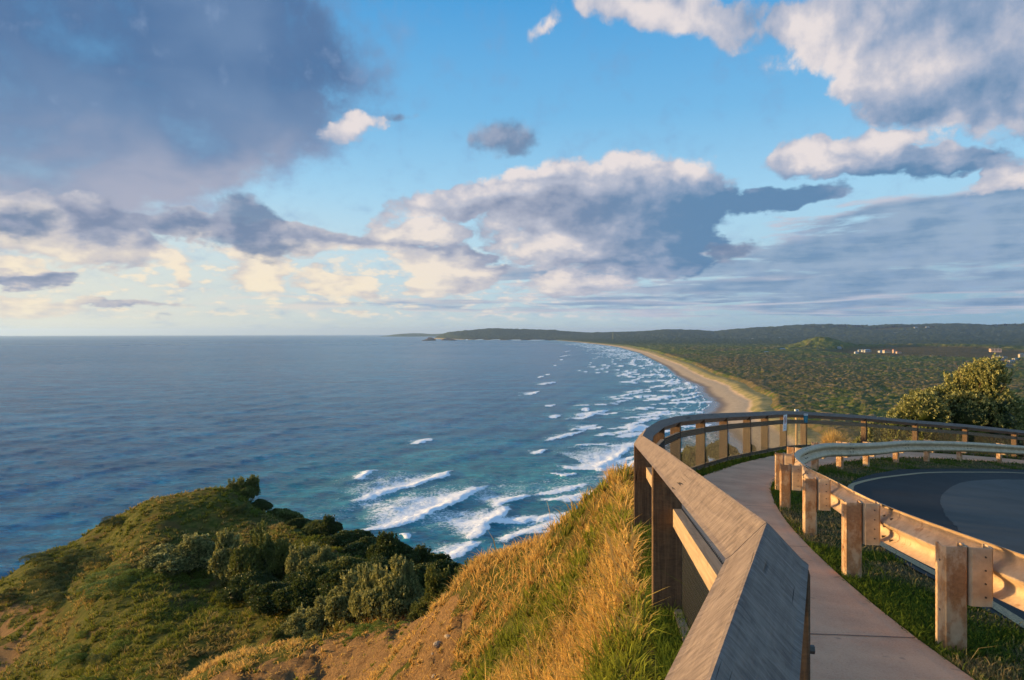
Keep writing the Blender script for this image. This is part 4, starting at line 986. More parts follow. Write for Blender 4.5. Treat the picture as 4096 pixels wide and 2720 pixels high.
# ------------------------------------------------------------------ grass
def blades(P, H, Wd, lean, face, bend, tint, name, mat, **tags):
    """P (n,3) roots, H heights, Wd widths, lean (n,2) tip offset, face angle across the blade"""
    n = len(P); s = np.stack([np.cos(face), np.sin(face), np.zeros(n)], -1)*Wd[:, None]*.5
    l3 = np.c_[lean, np.zeros(n)]; up = np.c_[np.zeros((n, 2)), H]
    m_ = P+l3*bend[:, None]+up*.58; tip = P+l3+up*(1-.25*np.clip(np.hypot(*lean.T)/np.maximum(H, .01), 0, 1.5))[:, None]
    V = np.stack([P-s, P+s, m_-s*.8, m_+s*.8, tip], 1).reshape(-1, 3)
    b = np.arange(n)[:, None]*5
    o = link(name, mesh_np(name, V, [b+np.array([[0, 1, 3, 2]]), b+np.array([[2, 3, 4]])],
             dict(tint=np.repeat(tint, 5), tip=np.tile([0, 0, .6, .6, 1], n)), smooth=False), mat)
    return tag(o, **tags)
def blade_mat(name, green, green2, straw, straw2, trans=.35):
    m_ = bpy.data.materials.new(name); m_.use_nodes = True; t = T(m_.node_tree); m_.node_tree.nodes.clear()
    ti, tp_ = attr(t, 'tint'), attr(t, 'tip')
    g = t.mix(tp_, green, green2); s = t.mix(tp_, straw, straw2); c = t.mix(t.sm(ti, .25, .75), g, s)
    d = t.n('ShaderNodeBsdfDiffuse', Color=c); tr = t.n('ShaderNodeBsdfTranslucent', Color=c)
    mx = t.n('ShaderNodeMixShader', i0=trans, i1=d.outputs[0], i2=tr.outputs[0])
    o = t.n('ShaderNodeOutputMaterial'); m_.node_tree.links.new(mx.outputs[0], o.inputs[0]); return m_
G_SLOPE = blade_mat('tall_slope_grass', (.070, .090, .012), (.27, .29, .040), (.30, .165, .046), (.76, .50, .165))
G_TURF = blade_mat('mown_turf', (.048, .074, .010), (.120, .165, .024), (.17, .13, .058), (.34, .26, .12))
G_HILL = blade_mat('hill_tussock_grass', (.075, .092, .012), (.190, .200, .032), (.190, .130, .038), (.42, .31, .11))
R_ = np.random.default_rng(3)
def scatter(n, a0, a1, r0, r1):
    a = np.radians(R_.uniform(a0, a1, n)); r = r0*np.exp(R_.random(n)*math.log(r1/r0)); return r*np.sin(a), r*np.cos(a), r
# slope in front and left of the fence
x, y, r = scatter(330000, -46, 24, 2.2, 42)
z, d = ground_z(x, y); dm = dirt_mask(x, y)
clump = fbm(x/.35, y/.35, 3, 201); big = fbm(x/2.2, y/2.2, 3, 202)
ok = (R_.random(len(x)) < .55) & (d < -.14) & ~((x > .16*y) & (y > 12.5)) & (R_.random(len(x)) > dm*.80) & (clump+.25*R_.random(len(x)) > .50) & (y > 1.2)
# the bank nearest the fence foot is greener, the crest is straw
x, y, z, d, r, dm, clump, big = (q[ok] for q in (x, y, z, d, r, dm, clump, big)); n = len(x)
low = dm > .3
straw = np.clip(.70+(big-.5)*2.2+(clump-.5)*1.2-sstep(d, -2.2, -.3)*.35+sstep(-d, 1, 5)*.22+(R_.random(n)-.5)*.55-sstep(r, 7, 3)*.30, 0, 1)
mound = fbm(x/.9+7, y/.9, 3, 207)
H = (.05+.17*clump+.16*R_.random(n)**2)*np.where(low, .6, 1)*(.5+1.1*mound)*(1-.2*sstep(r, 22, 34)); H *= np.where(R_.random(n) < .012, 2.2, 1)*(.50+.50*sstep(r, 3, 8))
ang = R_.uniform(0, 2*math.pi, n)+(fbm(x/.6, y/.6, 2, 208)-.5)*5; ln = H*R_.uniform(.3, 1.5, n)
lean = np.stack([np.cos(ang)*ln+.10*H, np.sin(ang)*ln-.1*H], -1)
blades(np.stack([x, y, z-.02], -1), H, (.0050+.0011*r)*R_.uniform(.6, 1.5, n), lean, R_.uniform(0, math.pi, n), R_.uniform(.25, .5, n), straw, 'slope_grass', G_SLOPE,
       label='tall golden and green grass covering the bank outside the fence', cat='grass', kind='stuff')
# splayed tussocks that break the bank up
nt = 9000; x, y, r = scatter(nt, -46, 22, 2.2, 40)
z, d = ground_z(x, y); dm = dirt_mask(x, y); big = fbm(x/2.2, y/2.2, 3, 202)
ok = (d < -.2) & ~((x > .16*y) & (y > 12.5)) & (R_.random(nt) > dm*.62) & (y > 1.2)
x, y, z, d, r, big, dm = (q[ok] for q in (x, y, z, d, r, big, dm)); nt = len(x); k = 26
X_, Y_, Z_, Rr, Dm = (np.repeat(q, k) for q in (x, y, z, r, dm)); n = len(X_); sz = np.repeat(R_.uniform(.55, 1.5, nt), k)*np.where(Dm > .3, .6, 1); ang = R_.uniform(0, 2*math.pi, n); rad = R_.random(n)**.7
H = sz*.24*R_.uniform(.5, 1.15, n)*(1-.4*rad)*(.45+.55*sstep(Rr, 3, 8)); out = (H*1.25*rad*R_.uniform(.6, 1.5, n))[:, None]
lean = np.stack([np.cos(ang), np.sin(ang)], -1)*out+np.array([.05, -.03])
straw = np.clip(np.repeat(.62+(big-.5)*2.0-sstep(d, -2.4, -.3)*.30-sstep(r, 7, 3)*.3+(R_.random(nt)-.5)*.8, k)+(R_.random(n)-.5)*.35, 0, 1)
blades(np.stack([X_+np.cos(ang)*rad*.06*sz, Y_+np.sin(ang)*rad*.06*sz, Z_-.02], -1), H, (.0075+.0011*Rr)*R_.uniform(.6, 1.4, n), lean, ang+math.pi/2+R_.uniform(-.6, .6, n), R_.uniform(.3, .5, n), straw, 'slope_tussock_grass', G_SLOPE,
       label='splayed clumps of straw and green grass among the tall bank grass', cat='grass', kind='stuff')
# far hill tussocks
nt = 30000; x, y, r = scatter(nt, -46, 3, 40, 118)
z, d = ground_z(x, y); dm = dirt_mask(x, y); big = fbm(x/7, y/7, 3, 205)
ok = (R_.random(nt) > dm*.93) & (z > 55) & (fbm(x/1.3, y/1.3, 2, 206) > .36)
x, y, z, r, big = (q[ok] for q in (x, y, z, r, big)); nt = len(x); k = 9
X_, Y_, Z_, Rr = (np.repeat(q, k) for q in (x, y, z, r)); n = len(X_)
sz = np.repeat(R_.uniform(.5, 1.35, nt), k); ang = R_.uniform(0, 2*math.pi, n)
X_ = X_+np.cos(ang)*.10*sz; Y_ = Y_+np.sin(ang)*.10*sz
H = sz*.38*R_.uniform(.6, 1.1, n); straw = np.clip(np.repeat(.34+(big-.5)*2.0+(R_.random(nt)-.5)*.9, k)+(R_.random(n)-.5)*.3, 0, 1)
lean = np.stack([np.cos(ang), np.sin(ang)], -1)*(H*R_.uniform(.5, 1.1, n))[:, None]+np.array([.12, -.05])
blades(np.stack([X_, Y_, Z_-.05], -1), H, (.030+.0006*Rr)*sz, lean, ang+math.pi/2+R_.uniform(-.4, .4, n), R_.uniform(.35, .55, n), straw, 'hill_grass', G_HILL,
       label='shaggy tussock grass over the far green headland hill', cat='grass', kind='stuff')
# short turf between footpath, guardrail and road, and beside the fence foot
PRs = smooth(resample(PATH_R, 60), 2); x, y, r = scatter(620000, -5, 50, 2.2, 34)
dF, _ = poly_dist(x, y, FL); near_f = (dF > -.12) & (dF < .40)
dP, _ = poly_dist(x, y, [tuple(q) for q in PRs]); dR, _ = poly_dist(x, y, [tuple(q) for q in ROAD_E])
nz = fbm(x/.8, y/.8, 4, 211)
verge = (dP > -.035+.05*(nz-.5)) & (dR < .03*(nz-.2)) & (dF > .4)
edge = np.exp(-np.clip(dP, 0, 9)/.30)
p = np.where(near_f, .8, np.clip(.22+.9*(nz-.42)*2+edge*.8, .05, 1))
ok = (verge | near_f) & (R_.random(len(x)) < p) & ~((dP < 0) & (dF > .42))
x, y, r, nz, edge, near_f = (q[ok] for q in (x, y, r, nz, edge, near_f)); n = len(x)
z = gz(x, y); H = (.014+.030*R_.random(n)**1.5)*(1+1.0*edge*R_.random(n))*(1+.03*r); H = np.where(near_f, H*1.5+.01, H); H = np.where(R_.random(n) < .0025, H*3.2, H)
ang = R_.uniform(0, 2*math.pi, n); ln = H*R_.uniform(.2, 1.1, n)
straw = np.clip(.72-(nz-.5)*2.6-edge*.8+(R_.random(n)-.5)*.5, 0, 1); straw = np.where(near_f, straw*.35, straw)
blades(np.stack([x, y, z], -1), H, (.0030+.0007*r)*R_.uniform(.7, 1.4, n), np.stack([np.cos(ang)*ln, np.sin(ang)*ln], -1), R_.uniform(0, math.pi, n), R_.uniform(.3, .5, n), straw, 'verge_grass', G_TURF,
       label='short patchy turf beside the footpath and under the guardrail', cat='grass', kind='stuff')

# ------------------------------------------------------------------ bushes
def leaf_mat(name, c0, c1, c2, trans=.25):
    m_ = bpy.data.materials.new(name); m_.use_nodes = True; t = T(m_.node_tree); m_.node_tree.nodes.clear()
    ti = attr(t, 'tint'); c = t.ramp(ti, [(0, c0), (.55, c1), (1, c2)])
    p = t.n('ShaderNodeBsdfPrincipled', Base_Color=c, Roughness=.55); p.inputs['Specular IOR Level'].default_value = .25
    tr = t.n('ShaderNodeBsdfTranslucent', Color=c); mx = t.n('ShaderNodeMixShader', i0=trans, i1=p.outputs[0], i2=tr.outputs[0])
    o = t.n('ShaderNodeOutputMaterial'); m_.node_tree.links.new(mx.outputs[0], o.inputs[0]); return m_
L_SILVER = leaf_mat('silver_green_banksia_leaves', (.032, .046, .010), (.105, .118, .034), (.38, .36, .13))
L_DARK = leaf_mat('dark_green_shrub_leaves', (.016, .028, .006), (.038, .058, .012), (.085, .105, .024))
L_OLIVE = leaf_mat('olive_shrub_leaves', (.034, .048, .008), (.080, .098, .018), (.185, .195, .050))
L_LIME = leaf_mat('bright_green_creeper_leaves', (.055, .085, .008), (.120, .165, .016), (.22, .27, .040))
L_DRY = leaf_mat('dry_brown_twigs', (.08, .05, .03), (.13, .085, .05), (.2, .14, .09), .1)
_m, _t2, _b = new_mat('dark_twig_and_bark'); _P = obj_pos(_t2); finish(_t2, _b, _t2.mix(_t2.sm(_t2.noise(_P, 6, 5), .35, .65), (.045, .028, .018), (.16, .095, .055)), .9, _t2.noise(_P, 20, 4), .5, .02); MAT_BARK = _m
def foliage(lobes, n_cl, leaf, k=6, seed=0, up=.5, sprig=0, wid=.36, core=.52):
    """leaf rosettes over the outside of overlapping lobes; unit-free, lobes are (x,y,z,rx,ry,rz)"""
    R = np.random.default_rng(seed); lo = np.array(lobes, float); area = (lo[:, 3]*lo[:, 4]*lo[:, 5])**(2/3); li = R.choice(len(lo), n_cl*3, p=area/area.sum())
    u = R.normal(size=(n_cl*3, 3)); u[:, 2] = np.where(u[:, 2] < -.35, -u[:, 2], u[:, 2]); u /= np.linalg.norm(u, axis=1)[:, None]
    L = lo[li]; rad = 1-.34*R.random(n_cl*3)**1.6; lump = 1+.22*(fbm(u[:, 0]*2.3+li*3.1, u[:, 1]*2.3+u[:, 2]*1.9, 3, seed)-.5)*2
    C = L[:, :3]+u*L[:, 3:]*(rad*lump)[:, None]
    inside = np.zeros(len(C), bool)
    for j, l in enumerate(lo): inside |= (((C-l[:3])/l[3:])**2).sum(1) < .55
    keep = ~inside & (C[:, 2] > -.02*lo[:, 5].max()); C, u, depth = C[keep][:n_cl], u[keep][:n_cl], rad[keep][:n_cl]
    if sprig:
        w_ = np.argsort(-(C[:, 2]+R.random(len(C))*lo[:, 5].mean()*.6))[:sprig]; m_ = 7
        S = np.repeat(C[w_], m_, 0); q = np.tile(np.linspace(.15, 1, m_), sprig); ln = np.repeat(R.uniform(.5, 1.5, sprig), m_)*leaf*3.4
        dv = np.repeat(u[w_]*np.array([.55, .55, .2])+np.array([0, 0, .9])+R.normal(size=(sprig, 3))*.12, m_, 0)
        S = S+dv*(q*ln)[:, None]; C = np.r_[C, S]; u = np.r_[u, np.repeat(u[w_]*.5+np.array([0, 0, .6]), m_, 0)]; depth = np.r_[depth, np.full(len(S), 1.0)]
    nC = len(C); ax = u+np.array([0, 0, up]); ax /= np.linalg.norm(ax, axis=1)[:, None]
    Cr = np.repeat(C, k, 0); A3 = np.repeat(ax, k, 0)+R.normal(size=(nC*k, 3))*.55; A3 /= np.linalg.norm(A3, axis=1)[:, None]
    ll = leaf*R.uniform(.65, 1.25, nC*k)[:, None]; side_ = np.cross(A3, R.normal(size=(nC*k, 3))); side_ /= np.linalg.norm(side_, axis=1)[:, None]
    B = Cr+R.normal(size=(nC*k, 3))*leaf*.22
    V = np.stack([B, B+A3*ll*.55+side_*ll*wid, B+A3*ll, B+A3*ll*.55-side_*ll*wid], 1).reshape(-1, 3)
    Fq = np.arange(nC*k*4).reshape(-1, 4)
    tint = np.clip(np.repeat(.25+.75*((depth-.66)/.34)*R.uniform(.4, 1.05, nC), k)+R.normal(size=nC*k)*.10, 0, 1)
    V, F_, tint = [V], [Fq], [np.repeat(tint, 4)]
    if core:                                                    # inner leafy mass, ragged
        o = nC*k*4; nu, nv = 12, 8
        for j, l in enumerate(lo):
            a_, b_ = np.meshgrid(np.linspace(0, 2*math.pi, nu, False), np.linspace(-.9, math.pi/2, nv)); rr_ = core*(1+.25*(R.random(a_.shape)-.5))
            Q = np.stack([l[0]+l[3]*rr_*np.cos(a_)*np.cos(b_), l[1]+l[4]*rr_*np.sin(a_)*np.cos(b_), l[2]+l[5]*rr_*np.sin(b_)], -1).reshape(-1, 3)
            i, jj = np.meshgrid(np.arange(nv-1), np.arange(nu), indexing='ij'); j2 = (jj+1) % nu
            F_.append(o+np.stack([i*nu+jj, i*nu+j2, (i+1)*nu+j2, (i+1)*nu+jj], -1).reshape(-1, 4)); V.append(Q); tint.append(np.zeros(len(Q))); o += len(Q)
    return np.concatenate(V), F_, np.concatenate(tint)
def limbs(mb, base, ends, r0, seed):
    R = random.Random(seed)
    for e in ends:
        b = Vector(base)+Vector((R.uniform(-.3, .3), R.uniform(-.3, .3), 0))*r0*4; e = Vector(e); m1 = b.lerp(e, .35)+Vector((R.uniform(-1, 1), R.uniform(-1, 1), R.uniform(-.2, .6)))*(e-b).length*.10
        m2 = b.lerp(e, .7)+Vector((R.uniform(-1, 1), R.uniform(-1, 1), R.uniform(-.2, .4)))*(e-b).length*.08
        mb.tube([b, m1, m2, e], [r0, r0*.75, r0*.5, r0*.22], 5)
        for q in range(3):
            s_ = m1.lerp(e, R.uniform(.1, .8)); t_ = s_+(e-b)*R.uniform(.15, .35)+Vector((R.uniform(-1, 1), R.uniform(-1, 1), R.uniform(-.1, .8)))*(e-b).length*.22
            mb.tube([s_, s_.lerp(t_, .5)+Vector((0, 0, .04)), t_], [r0*.35, r0*.25, r0*.12], 4)
CR = []                                                         # unit crowns: radius 1 wide, height 1
for s in range(5):
    R = random.Random(50+s); lob = [(0, 0, .42, .62, .62, .46)]
    for q in range(8):
        a = q*.785+R.uniform(-.3, .3); d_ = R.uniform(.38, .62); lob.append((math.cos(a)*d_, math.sin(a)*d_, R.uniform(.22, .52), R.uniform(.28, .42), R.uniform(.28, .42), R.uniform(.22, .38)))
    for q in range(4): lob.append((R.uniform(-.4, .4), R.uniform(-.4, .4), R.uniform(.6, .74), R.uniform(.2, .3), R.uniform(.2, .3), R.uniform(.18, .28)))
    V, Fq, ti = foliage(lob, 3300, .056, 6, s, .5, 70 if s < 3 else 0)
    cm = {}
    for mname, mt in (('silver', L_SILVER), ('dark', L_DARK), ('olive', L_OLIVE), ('lime', L_LIME)):
        if mname == 'lime' and s < 3: continue
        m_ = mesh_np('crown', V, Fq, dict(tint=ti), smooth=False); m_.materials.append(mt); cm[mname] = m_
    mb = MB(); limbs(mb, (0, 0, -.12), [(l[0]*1.05, l[1]*1.05, l[2]+.1) for l in lob[1:9]], .035, s); tr = mb.build('trunk', MAT_BARK)
    tm = tr.data; bpy.data.objects.remove(tr); CR.append((cm, tm))
MT = []
for s in range(3):                                              # low mats: sprawling, uneven, small leaved
    R = random.Random(90+s); lob = [(R.uniform(-.75, .75), R.uniform(-.7, .7), R.uniform(.0, .30), R.uniform(.22, .42), R.uniform(.20, .40), R.uniform(.28, .70)) for _ in range(11)]
    V, Fq, ti = foliage(lob, 4200, .032, 5, 40+s, 1.0, 0, core=0); cm = {}
    for mname, mt in (('dark', L_DARK), ('olive', L_OLIVE), ('lime', L_LIME)):
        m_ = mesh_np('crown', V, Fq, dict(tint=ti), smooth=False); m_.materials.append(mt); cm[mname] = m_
    MT.append(cm)
def on_ground(px, py, D0, lo=.82, hi=1.2):
    D = np.linspace(D0*lo, D0*hi, 120); X, Y = (px-CX)/F*D, D; z, _ = ground_z(X, Y); e = np.abs((CZ-(py-EY)/F*D)-z); k = int(np.argmin(e+np.abs(D-D0)*.02)); return X[k], Y[k], z[k]
def bush(px, py, D, wpx, hpx, kind, var, label, group=None, cat='bush', name='coastal_bush', depth=1.0, trunk=True, exact=False):
    if exact: x, y = (px-CX)/F*D, D; z = float(ground_z(np.array([x]), np.array([y]))[0][0])
    else: x, y, z = on_ground(px, py, D)
    w_, h_ = wpx*y/F/2*(.96 if trunk else .80), hpx*y/F*(.92 if trunk else .80)
    if exact: h_ = max(.5, (CZ-(py-hpx-EY)/F*y-z)/1.0)
    t = empty(name, (x, y, z-.08*h_), random.Random(int(px*7+py)).uniform(0, 6.28)); t.scale = (w_, w_*depth, h_)
    tag(t, label, cat, group); cm, tm = CR[var]
    if not trunk: cm = MT[int(px) % 3]; t.location.z -= .12*h_
    c = bpy.data.objects.new('crown', cm[kind]); sc.collection.objects.link(c); c.parent = t
    if trunk: c = bpy.data.objects.new('trunk', tm); sc.collection.objects.link(c); c.parent = t
    return t
B = lambda *a, **k: bush(*a, **k)
GR = 'bushes filling the gully below the hill'
B(967,2002,90,185,92,'olive',0,'rounded lone bush standing on the summit of the green hill','bushes along the hill ridge')
B(905,1992,91,110,40,'dark',3,'low dark shrub touching the left foot of the summit bush','bushes along the hill ridge')
B(1040,2035,86,130,50,'dark',4,'low shrub just right of the summit bush on the ridge','bushes along the hill ridge')
B(1122,2112,83,230,92,'olive',3,'broad smooth mound of shrub on the ridge right of the summit bush','bushes along the hill ridge')
B(1194,2083,84,120,42,'dark',4,'flat dark shrub behind the broad mound on the ridge','bushes along the hill ridge')
B(1266,2130,79,210,72,'olive',4,'spreading shrub left of the small dark tree on the ridge','bushes along the hill ridge')
B(1305,2110,79,150,90,'dark',1,'small dark upright tree on the ridge against the sea','bushes along the hill ridge','tree','coastal_tree')
B(1385,2130,76,140,62,'dark',2,'bushy dark tree next right of the upright one on the ridge','bushes along the hill ridge')
B(1399,2188,72,250,95,'dark',3,'dense dark thicket below the two small ridge trees','bushes along the hill ridge')
B(1470,2215,68,260,85,'dark',4,'dark thicket halfway down the ridge','bushes along the hill ridge')
B(1535,2215,66,130,64,'dark',0,'small dark bush peeping over the thicket against the surf','bushes along the hill ridge')
B(1572,2258,62,270,125,'dark',2,'large rounded dark tree low on the ridge in front of the surf','bushes along the hill ridge','tree','coastal_tree')
B(1700,2312,54,240,120,'dark',1,'dark tree at the gully mouth left of the sunlit bank',GR,'tree','coastal_tree')
B(1800,2250,50,180,72,'dark',0,'dark tree crown against the breaking surf at the gully mouth',GR,'tree','coastal_tree')
B(1740,2345,47,300,110,'dark',4,'dark bush under the trees of the gully mouth',GR)
B(738,2270,70,330,115,'silver',1,'silvery leaved bush at the left end of the gully thicket',GR)
B(944,2318,66,250,190,'silver',2,'tall silvery bush second from the left in the gully thicket',GR)
B(1039,2310,65,250,185,'olive',0,'tall olive bush with spiky top in the middle of the hillside thicket',GR)
B(1125,2292,64,200,125,'olive',1,'dark olive bush right of the spiky topped one',GR)
B(1210,2300,60,180,120,'silver',0,'round bush with a pale sunlit top standing apart on the slope',GR)
B(1283,2278,62,160,92,'silver',2,'small pale topped bush right of the round pale one',GR)
B(1371,2322,57,260,105,'olive',4,'spreading bush in the middle of the gully',GR)
B(1510,2325,55,290,95,'dark',3,'broad dark bush near the foot of the ridge in the gully',GR)
B(1011,2385,60,300,115,'dark',3,'dark low thicket under the tall silvery bush',GR)
B(1122,2430,56,330,120,'dark',4,'dark thicket at the left edge of the gully bottom',GR)
B(1244,2430,52,310,140,'dark',2,'dark bush behind the nearest sunlit shrubs',GR)
B(1288,2352,56,300,110,'dark',3,'dark bush crown in the gully centre',GR)
B(1399,2390,50,320,125,'dark',4,'dark crown behind the tall sunlit banksia',GR)
B(1621,2385,46,320,125,'dark',3,'dark crown right of the tall sunlit banksia',GR)
B(1560,2440,42,300,130,'dark',4,'dark undergrowth right behind the tall sunlit banksia',GR)
B(1240,2552,40,280,120,'silver',0,'leftmost sunlit banksia above the bare earth slope',GR,'shrub','banksia')
B(1305,2512,39,200,110,'silver',2,'small sunlit banksia between the leftmost and the twin spired one',GR,'shrub','banksia')
B(1400,2490,37,250,175,'silver',1,'sunlit banksia left of the twin spired one above the slope',GR,'shrub','banksia')
B(1482,2484,36,220,215,'silver',0,'narrow twin spired sunlit banksia above the bare slope',GR,'shrub','banksia')
B(1593,2484,35,300,225,'silver',2,'tallest and broadest sunlit banksia above the bare slope',GR,'shrub','banksia')
B(1715,2432,32,200,80,'olive',1,'low olive shrub between the two groups of banksia',GR,'shrub','banksia')
B(1788,2396,31,240,165,'olive',0,'sunlit banksia left of the one beside the grassy bank',GR,'shrub','banksia')
B(1872,2378,30,190,170,'olive',2,'banksia right beside the dry grass of the bank',GR,'shrub','banksia')
GV = 'green creeper patches on the lip of the slope'
for a in [(1427,2516,24.5,240,70,'lime',3,'bright green leafy creeper patch under the broadest banksia'),(1555,2498,22.5,200,40,'lime',4,'thin green creeper strip right of the broad creeper patch'),
          (1288,2570,27,260,52,'olive',3,'olive creeper on the slope lip under the leftmost banksia'),(1150,2618,29,300,48,'lime',4,'yellow green creeper running down the slope lip, lower left')]: B(*a, group=GV, cat='creeper', name='creeper_patch', trunk=False)
B(1127,2590,33,130,80,'olive',1,'low bush at the lower end of the banksia row beside dry twigs',GR)
GM = 'low dark mats of shrub on the grassy hill'
for q in [(421,2236,76,260,52,'olive',3,'mat shaped shrub high on the hill face, upper one of the left centre pair'),(505,2318,72,420,50,'lime',4,'longest bright green mat across the middle of the hill'),
          (575,2308,70,260,52,'lime',3,'rounded bright green mat joining the long one from the right'),(222,2279,78,240,58,'olive',3,'dark mat near the left cliff edge, above its twin'),
          (216,2327,74,220,42,'olive',4,'olive mat near the left cliff edge, below the dark one'),(244,2377,68,280,46,'olive',3,'olive mat below the left cliff edge mats'),
          (477,2086,88,180,36,'dark',4,'thin dark mat right under the hill crest on the left'),(735,2296,67,300,62,'lime',3,'bright green mat in front of the leftmost silvery bush'),
          (795,2338,64,130,32,'lime',4,'small bright mat at the right end of the hill mats'),(333,2218,80,200,34,'olive',4,'thin olive mat between the crest and the cliff edge mats'),
          (190,2229,82,220,38,'olive',3,'narrow olive mat at the top of the left cliff edge'),(39,2388,74,180,40,'dark',4,'dark mat at the left border of the view'),
          (499,2574,54,230,62,'lime',3,'wedge shaped green mat low on the hill above the bottom left'),(322,2624,53,240,48,'lime',4,'green mat low on the hill beside the earth scar'),
          (430,2626,53,180,38,'olive',3,'small olive mat right of the one by the earth scar'),(400,2728,49,210,66,'lime',4,'bright green shrub cut by the lower border, left one'),
          (577,2728,48,270,58,'lime',3,'bright green shrub cut by the lower border, right one'),(649,2516,55,90,24,'lime',3,'tiny bright green mat alone in the shaded gully grass'),
          (383,2396,66,110,30,'olive',4,'tiny olive mat under the long bright one'),(344,2540,58,90,24,'lime',4,'tiny green mat above the earth scar'),
          (943,2044,88,120,40,'dark',3,'dark clump below the summit bush'),(868,2048,88,110,28,'dark',4,'flat dark clump left below the summit bush'),(1020,2052,86,60,30,'lime',3,'small bright round clump under the summit shrubs')]:
    B(*q, group=GM, cat='shrub', name='low_shrub', trunk=False)
GF = 'bushes close outside the fence'
B(2770,1868,18.6,150,112,'olive',3,'sunlit bush seen through the mesh left of the other fence side bush',GF,exact=True)
B(2890,1862,20.0,150,108,'olive',4,'dark leaved bush seen through the mesh right of its neighbour',GF,exact=True)
B(3000,1850,22.0,70,50,'dark',3,'small weedy shrub behind the mesh near the bend',GF,exact=True)
B(3500,1800,31.0,200,80,'silver',1,'low silvery bush through the mesh at the left foot of the great banksia',GF,exact=True)
B(3610,1800,32.0,190,80,'olive',2,'olive bush behind the guardrail at the foot of the great banksia',GF,exact=True)
B(3760,1806,33.5,240,80,'olive',0,'leafy bush through the mesh under the great banksia',GF,exact=True)
B(3930,1815,34.5,240,80,'olive',1,'shaded bush through the mesh at the right foot of the great banksia',GF,exact=True)
B(4085,1800,37.5,150,150,'olive',2,'dark bush at the right border behind the fence',GF,exact=True)
B(4110,1830,35.5,120,60,'dark',0,'dark bush low behind the last fence post in view',GF,exact=True)

# the great banksia on the right, built to its own outline
by = 36.0; bx = (3810-CX)/F*by; bz = float(ground_z(np.array([bx]), np.array([by]))[0][0])
bk = empty('coastal_banksia', (bx, by, bz-.1)); tag(bk, 'great sunlit coastal banksia with pale upright sprigs behind the fence on the right', 'shrub')
prof = [(3490,1735,55),(3545,1700,60),(3610,1665,70),(3600,1740,80),(3690,1620,75),(3700,1710,95),(3760,1585,70),(3800,1655,100),(3850,1560,75),(3880,1640,100),(3925,1530,62),(3945,1490,44),(3975,1515,52),(3985,1590,75),(4010,1665,85),(4035,1600,55),(3930,1720,110),(3800,1740,110),(3660,1560,28),(3975,1470,30)]
lob = []; rr_ = random.Random(4)
prof += [(3640,1790,90),(3760,1800,110),(3900,1800,110),(3990,1760,80)]
for px, py, rp in prof:
    dd = rr_.uniform(-1.1, 1.1); q = U(3810+(px-3810)*.93, py+26, by+dd); s_ = rp*by/F; lob.append((q[0]-bx, dd, q[2]-bz+.1, s_, s_*1.25, s_*.95))
V, Fq, ti = foliage(lob, 9500, .105, 6, 77, .75, 420, wid=.30, core=.6)
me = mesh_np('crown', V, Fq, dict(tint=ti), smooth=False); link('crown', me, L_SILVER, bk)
mb = MB(); limbs(mb, (0, 0, -.3), [(l[0], l[1], l[2]) for l in lob], .07, 9); mb.build('trunk', MAT_BARK, bk)

def tussock(px, py, D, wpx, hpx, label, seed, straw=.7, n=900):
    x, y, z = on_ground(px, py, D); R = np.random.default_rng(seed); w_, h_ = wpx*y/F/2, hpx*y/F
    a = R.uniform(0, 2*math.pi, n); rad = R.random(n)**.6; P = np.stack([np.cos(a)*rad*w_*.4, np.sin(a)*rad*w_*.4, np.zeros(n)-.03], -1)
    H = h_*R.uniform(.6, 1.1, n)*(1-.35*rad); lean = np.stack([np.cos(a), np.sin(a)], -1)*(w_*.9*rad*R.uniform(.4, 1.1, n))[:, None]
    o = blades(P, H, np.full(n, .012), lean, a+math.pi/2+R.uniform(-.5, .5, n), R.uniform(.3, .45, n), np.clip(straw+R.normal(size=n)*.25, 0, 1), 'tussock', G_SLOPE, label=label, cat='tussock', group='spiky grass tussocks outside the fence')
    o.location = (x, y, z); return o
tussock(3335, 1800, 25.8, 150, 105, 'golden spiky tussock outside the mesh right of the teal sign', 1, .85)
tussock(3660, 1795, 27, 110, 75, 'green spiky tussock through the mesh before the great banksia', 2, .3)
tussock(2560, 2400, 7.4, 60, 28, 'leafy grass tuft at the foot of the near left fence post', 3, .45, 160)
tussock(2455, 1900, 10.2, 120, 90, 'tall seeding grass tuft on the bank crest beside the fence', 4, .7, 260)
tussock(1740, 2450, 22, 60, 52, 'pale arching tussock on the slope lip beside the banksia', 5, .95, 260)

# loose stones on the bare slope
_m, _t2, _b = new_mat('pale_stone'); _P = obj_pos(_t2); finish(_t2, _b, _t2.mix(_t2.sm(_t2.noise(_P, 3, 5), .4, .6), (.32, .24, .16), (.16, .09, .05)), .9, _t2.noise(_P, 8, 4), .6, .05); MAT_STONE = _m
for k, (px, py, D, s_, lb) in enumerate([(1750,2580,15,34,'largest pale stone lying at the top of the bare slope'),(1790,2545,15.5,22,'flat pale stone above the largest one on the slope'),(1735,2620,14.2,16,'small stone below the largest one on the slope'),
      (1368,2702,18.5,16,'small stone near the bottom border on the bare slope'),(1735,2705,13,18,'stone near the bottom border beside the grass')]):
    x, y, z = on_ground(px, py, D); bm = bmesh.new(); bmesh.ops.create_icosphere(bm, subdivisions=3, radius=1); R = random.Random(k)
    for v in bm.verts:
        f = 1+.35*(float(fbm(np.array([v.co.x*1.6+k*3]), np.array([v.co.y*1.6+v.co.z*2]), 3, k)[0])-.5)*2; v.co = Vector((v.co.x*f*s_*y/F*.7, v.co.y*f*s_*y/F*.5, v.co.z*f*s_*y/F*.32))
    me = bpy.data.meshes.new('stone'); bm.to_mesh(me); bm.free(); o = link('stone', me, MAT_STONE); o.location = (x, y, z); o.rotation_euler = (R.uniform(-.2, .2), R.uniform(-.2, .2), R.uniform(0, 3))
    tag(o, lb, 'stone', 'loose stones on the bare slope')

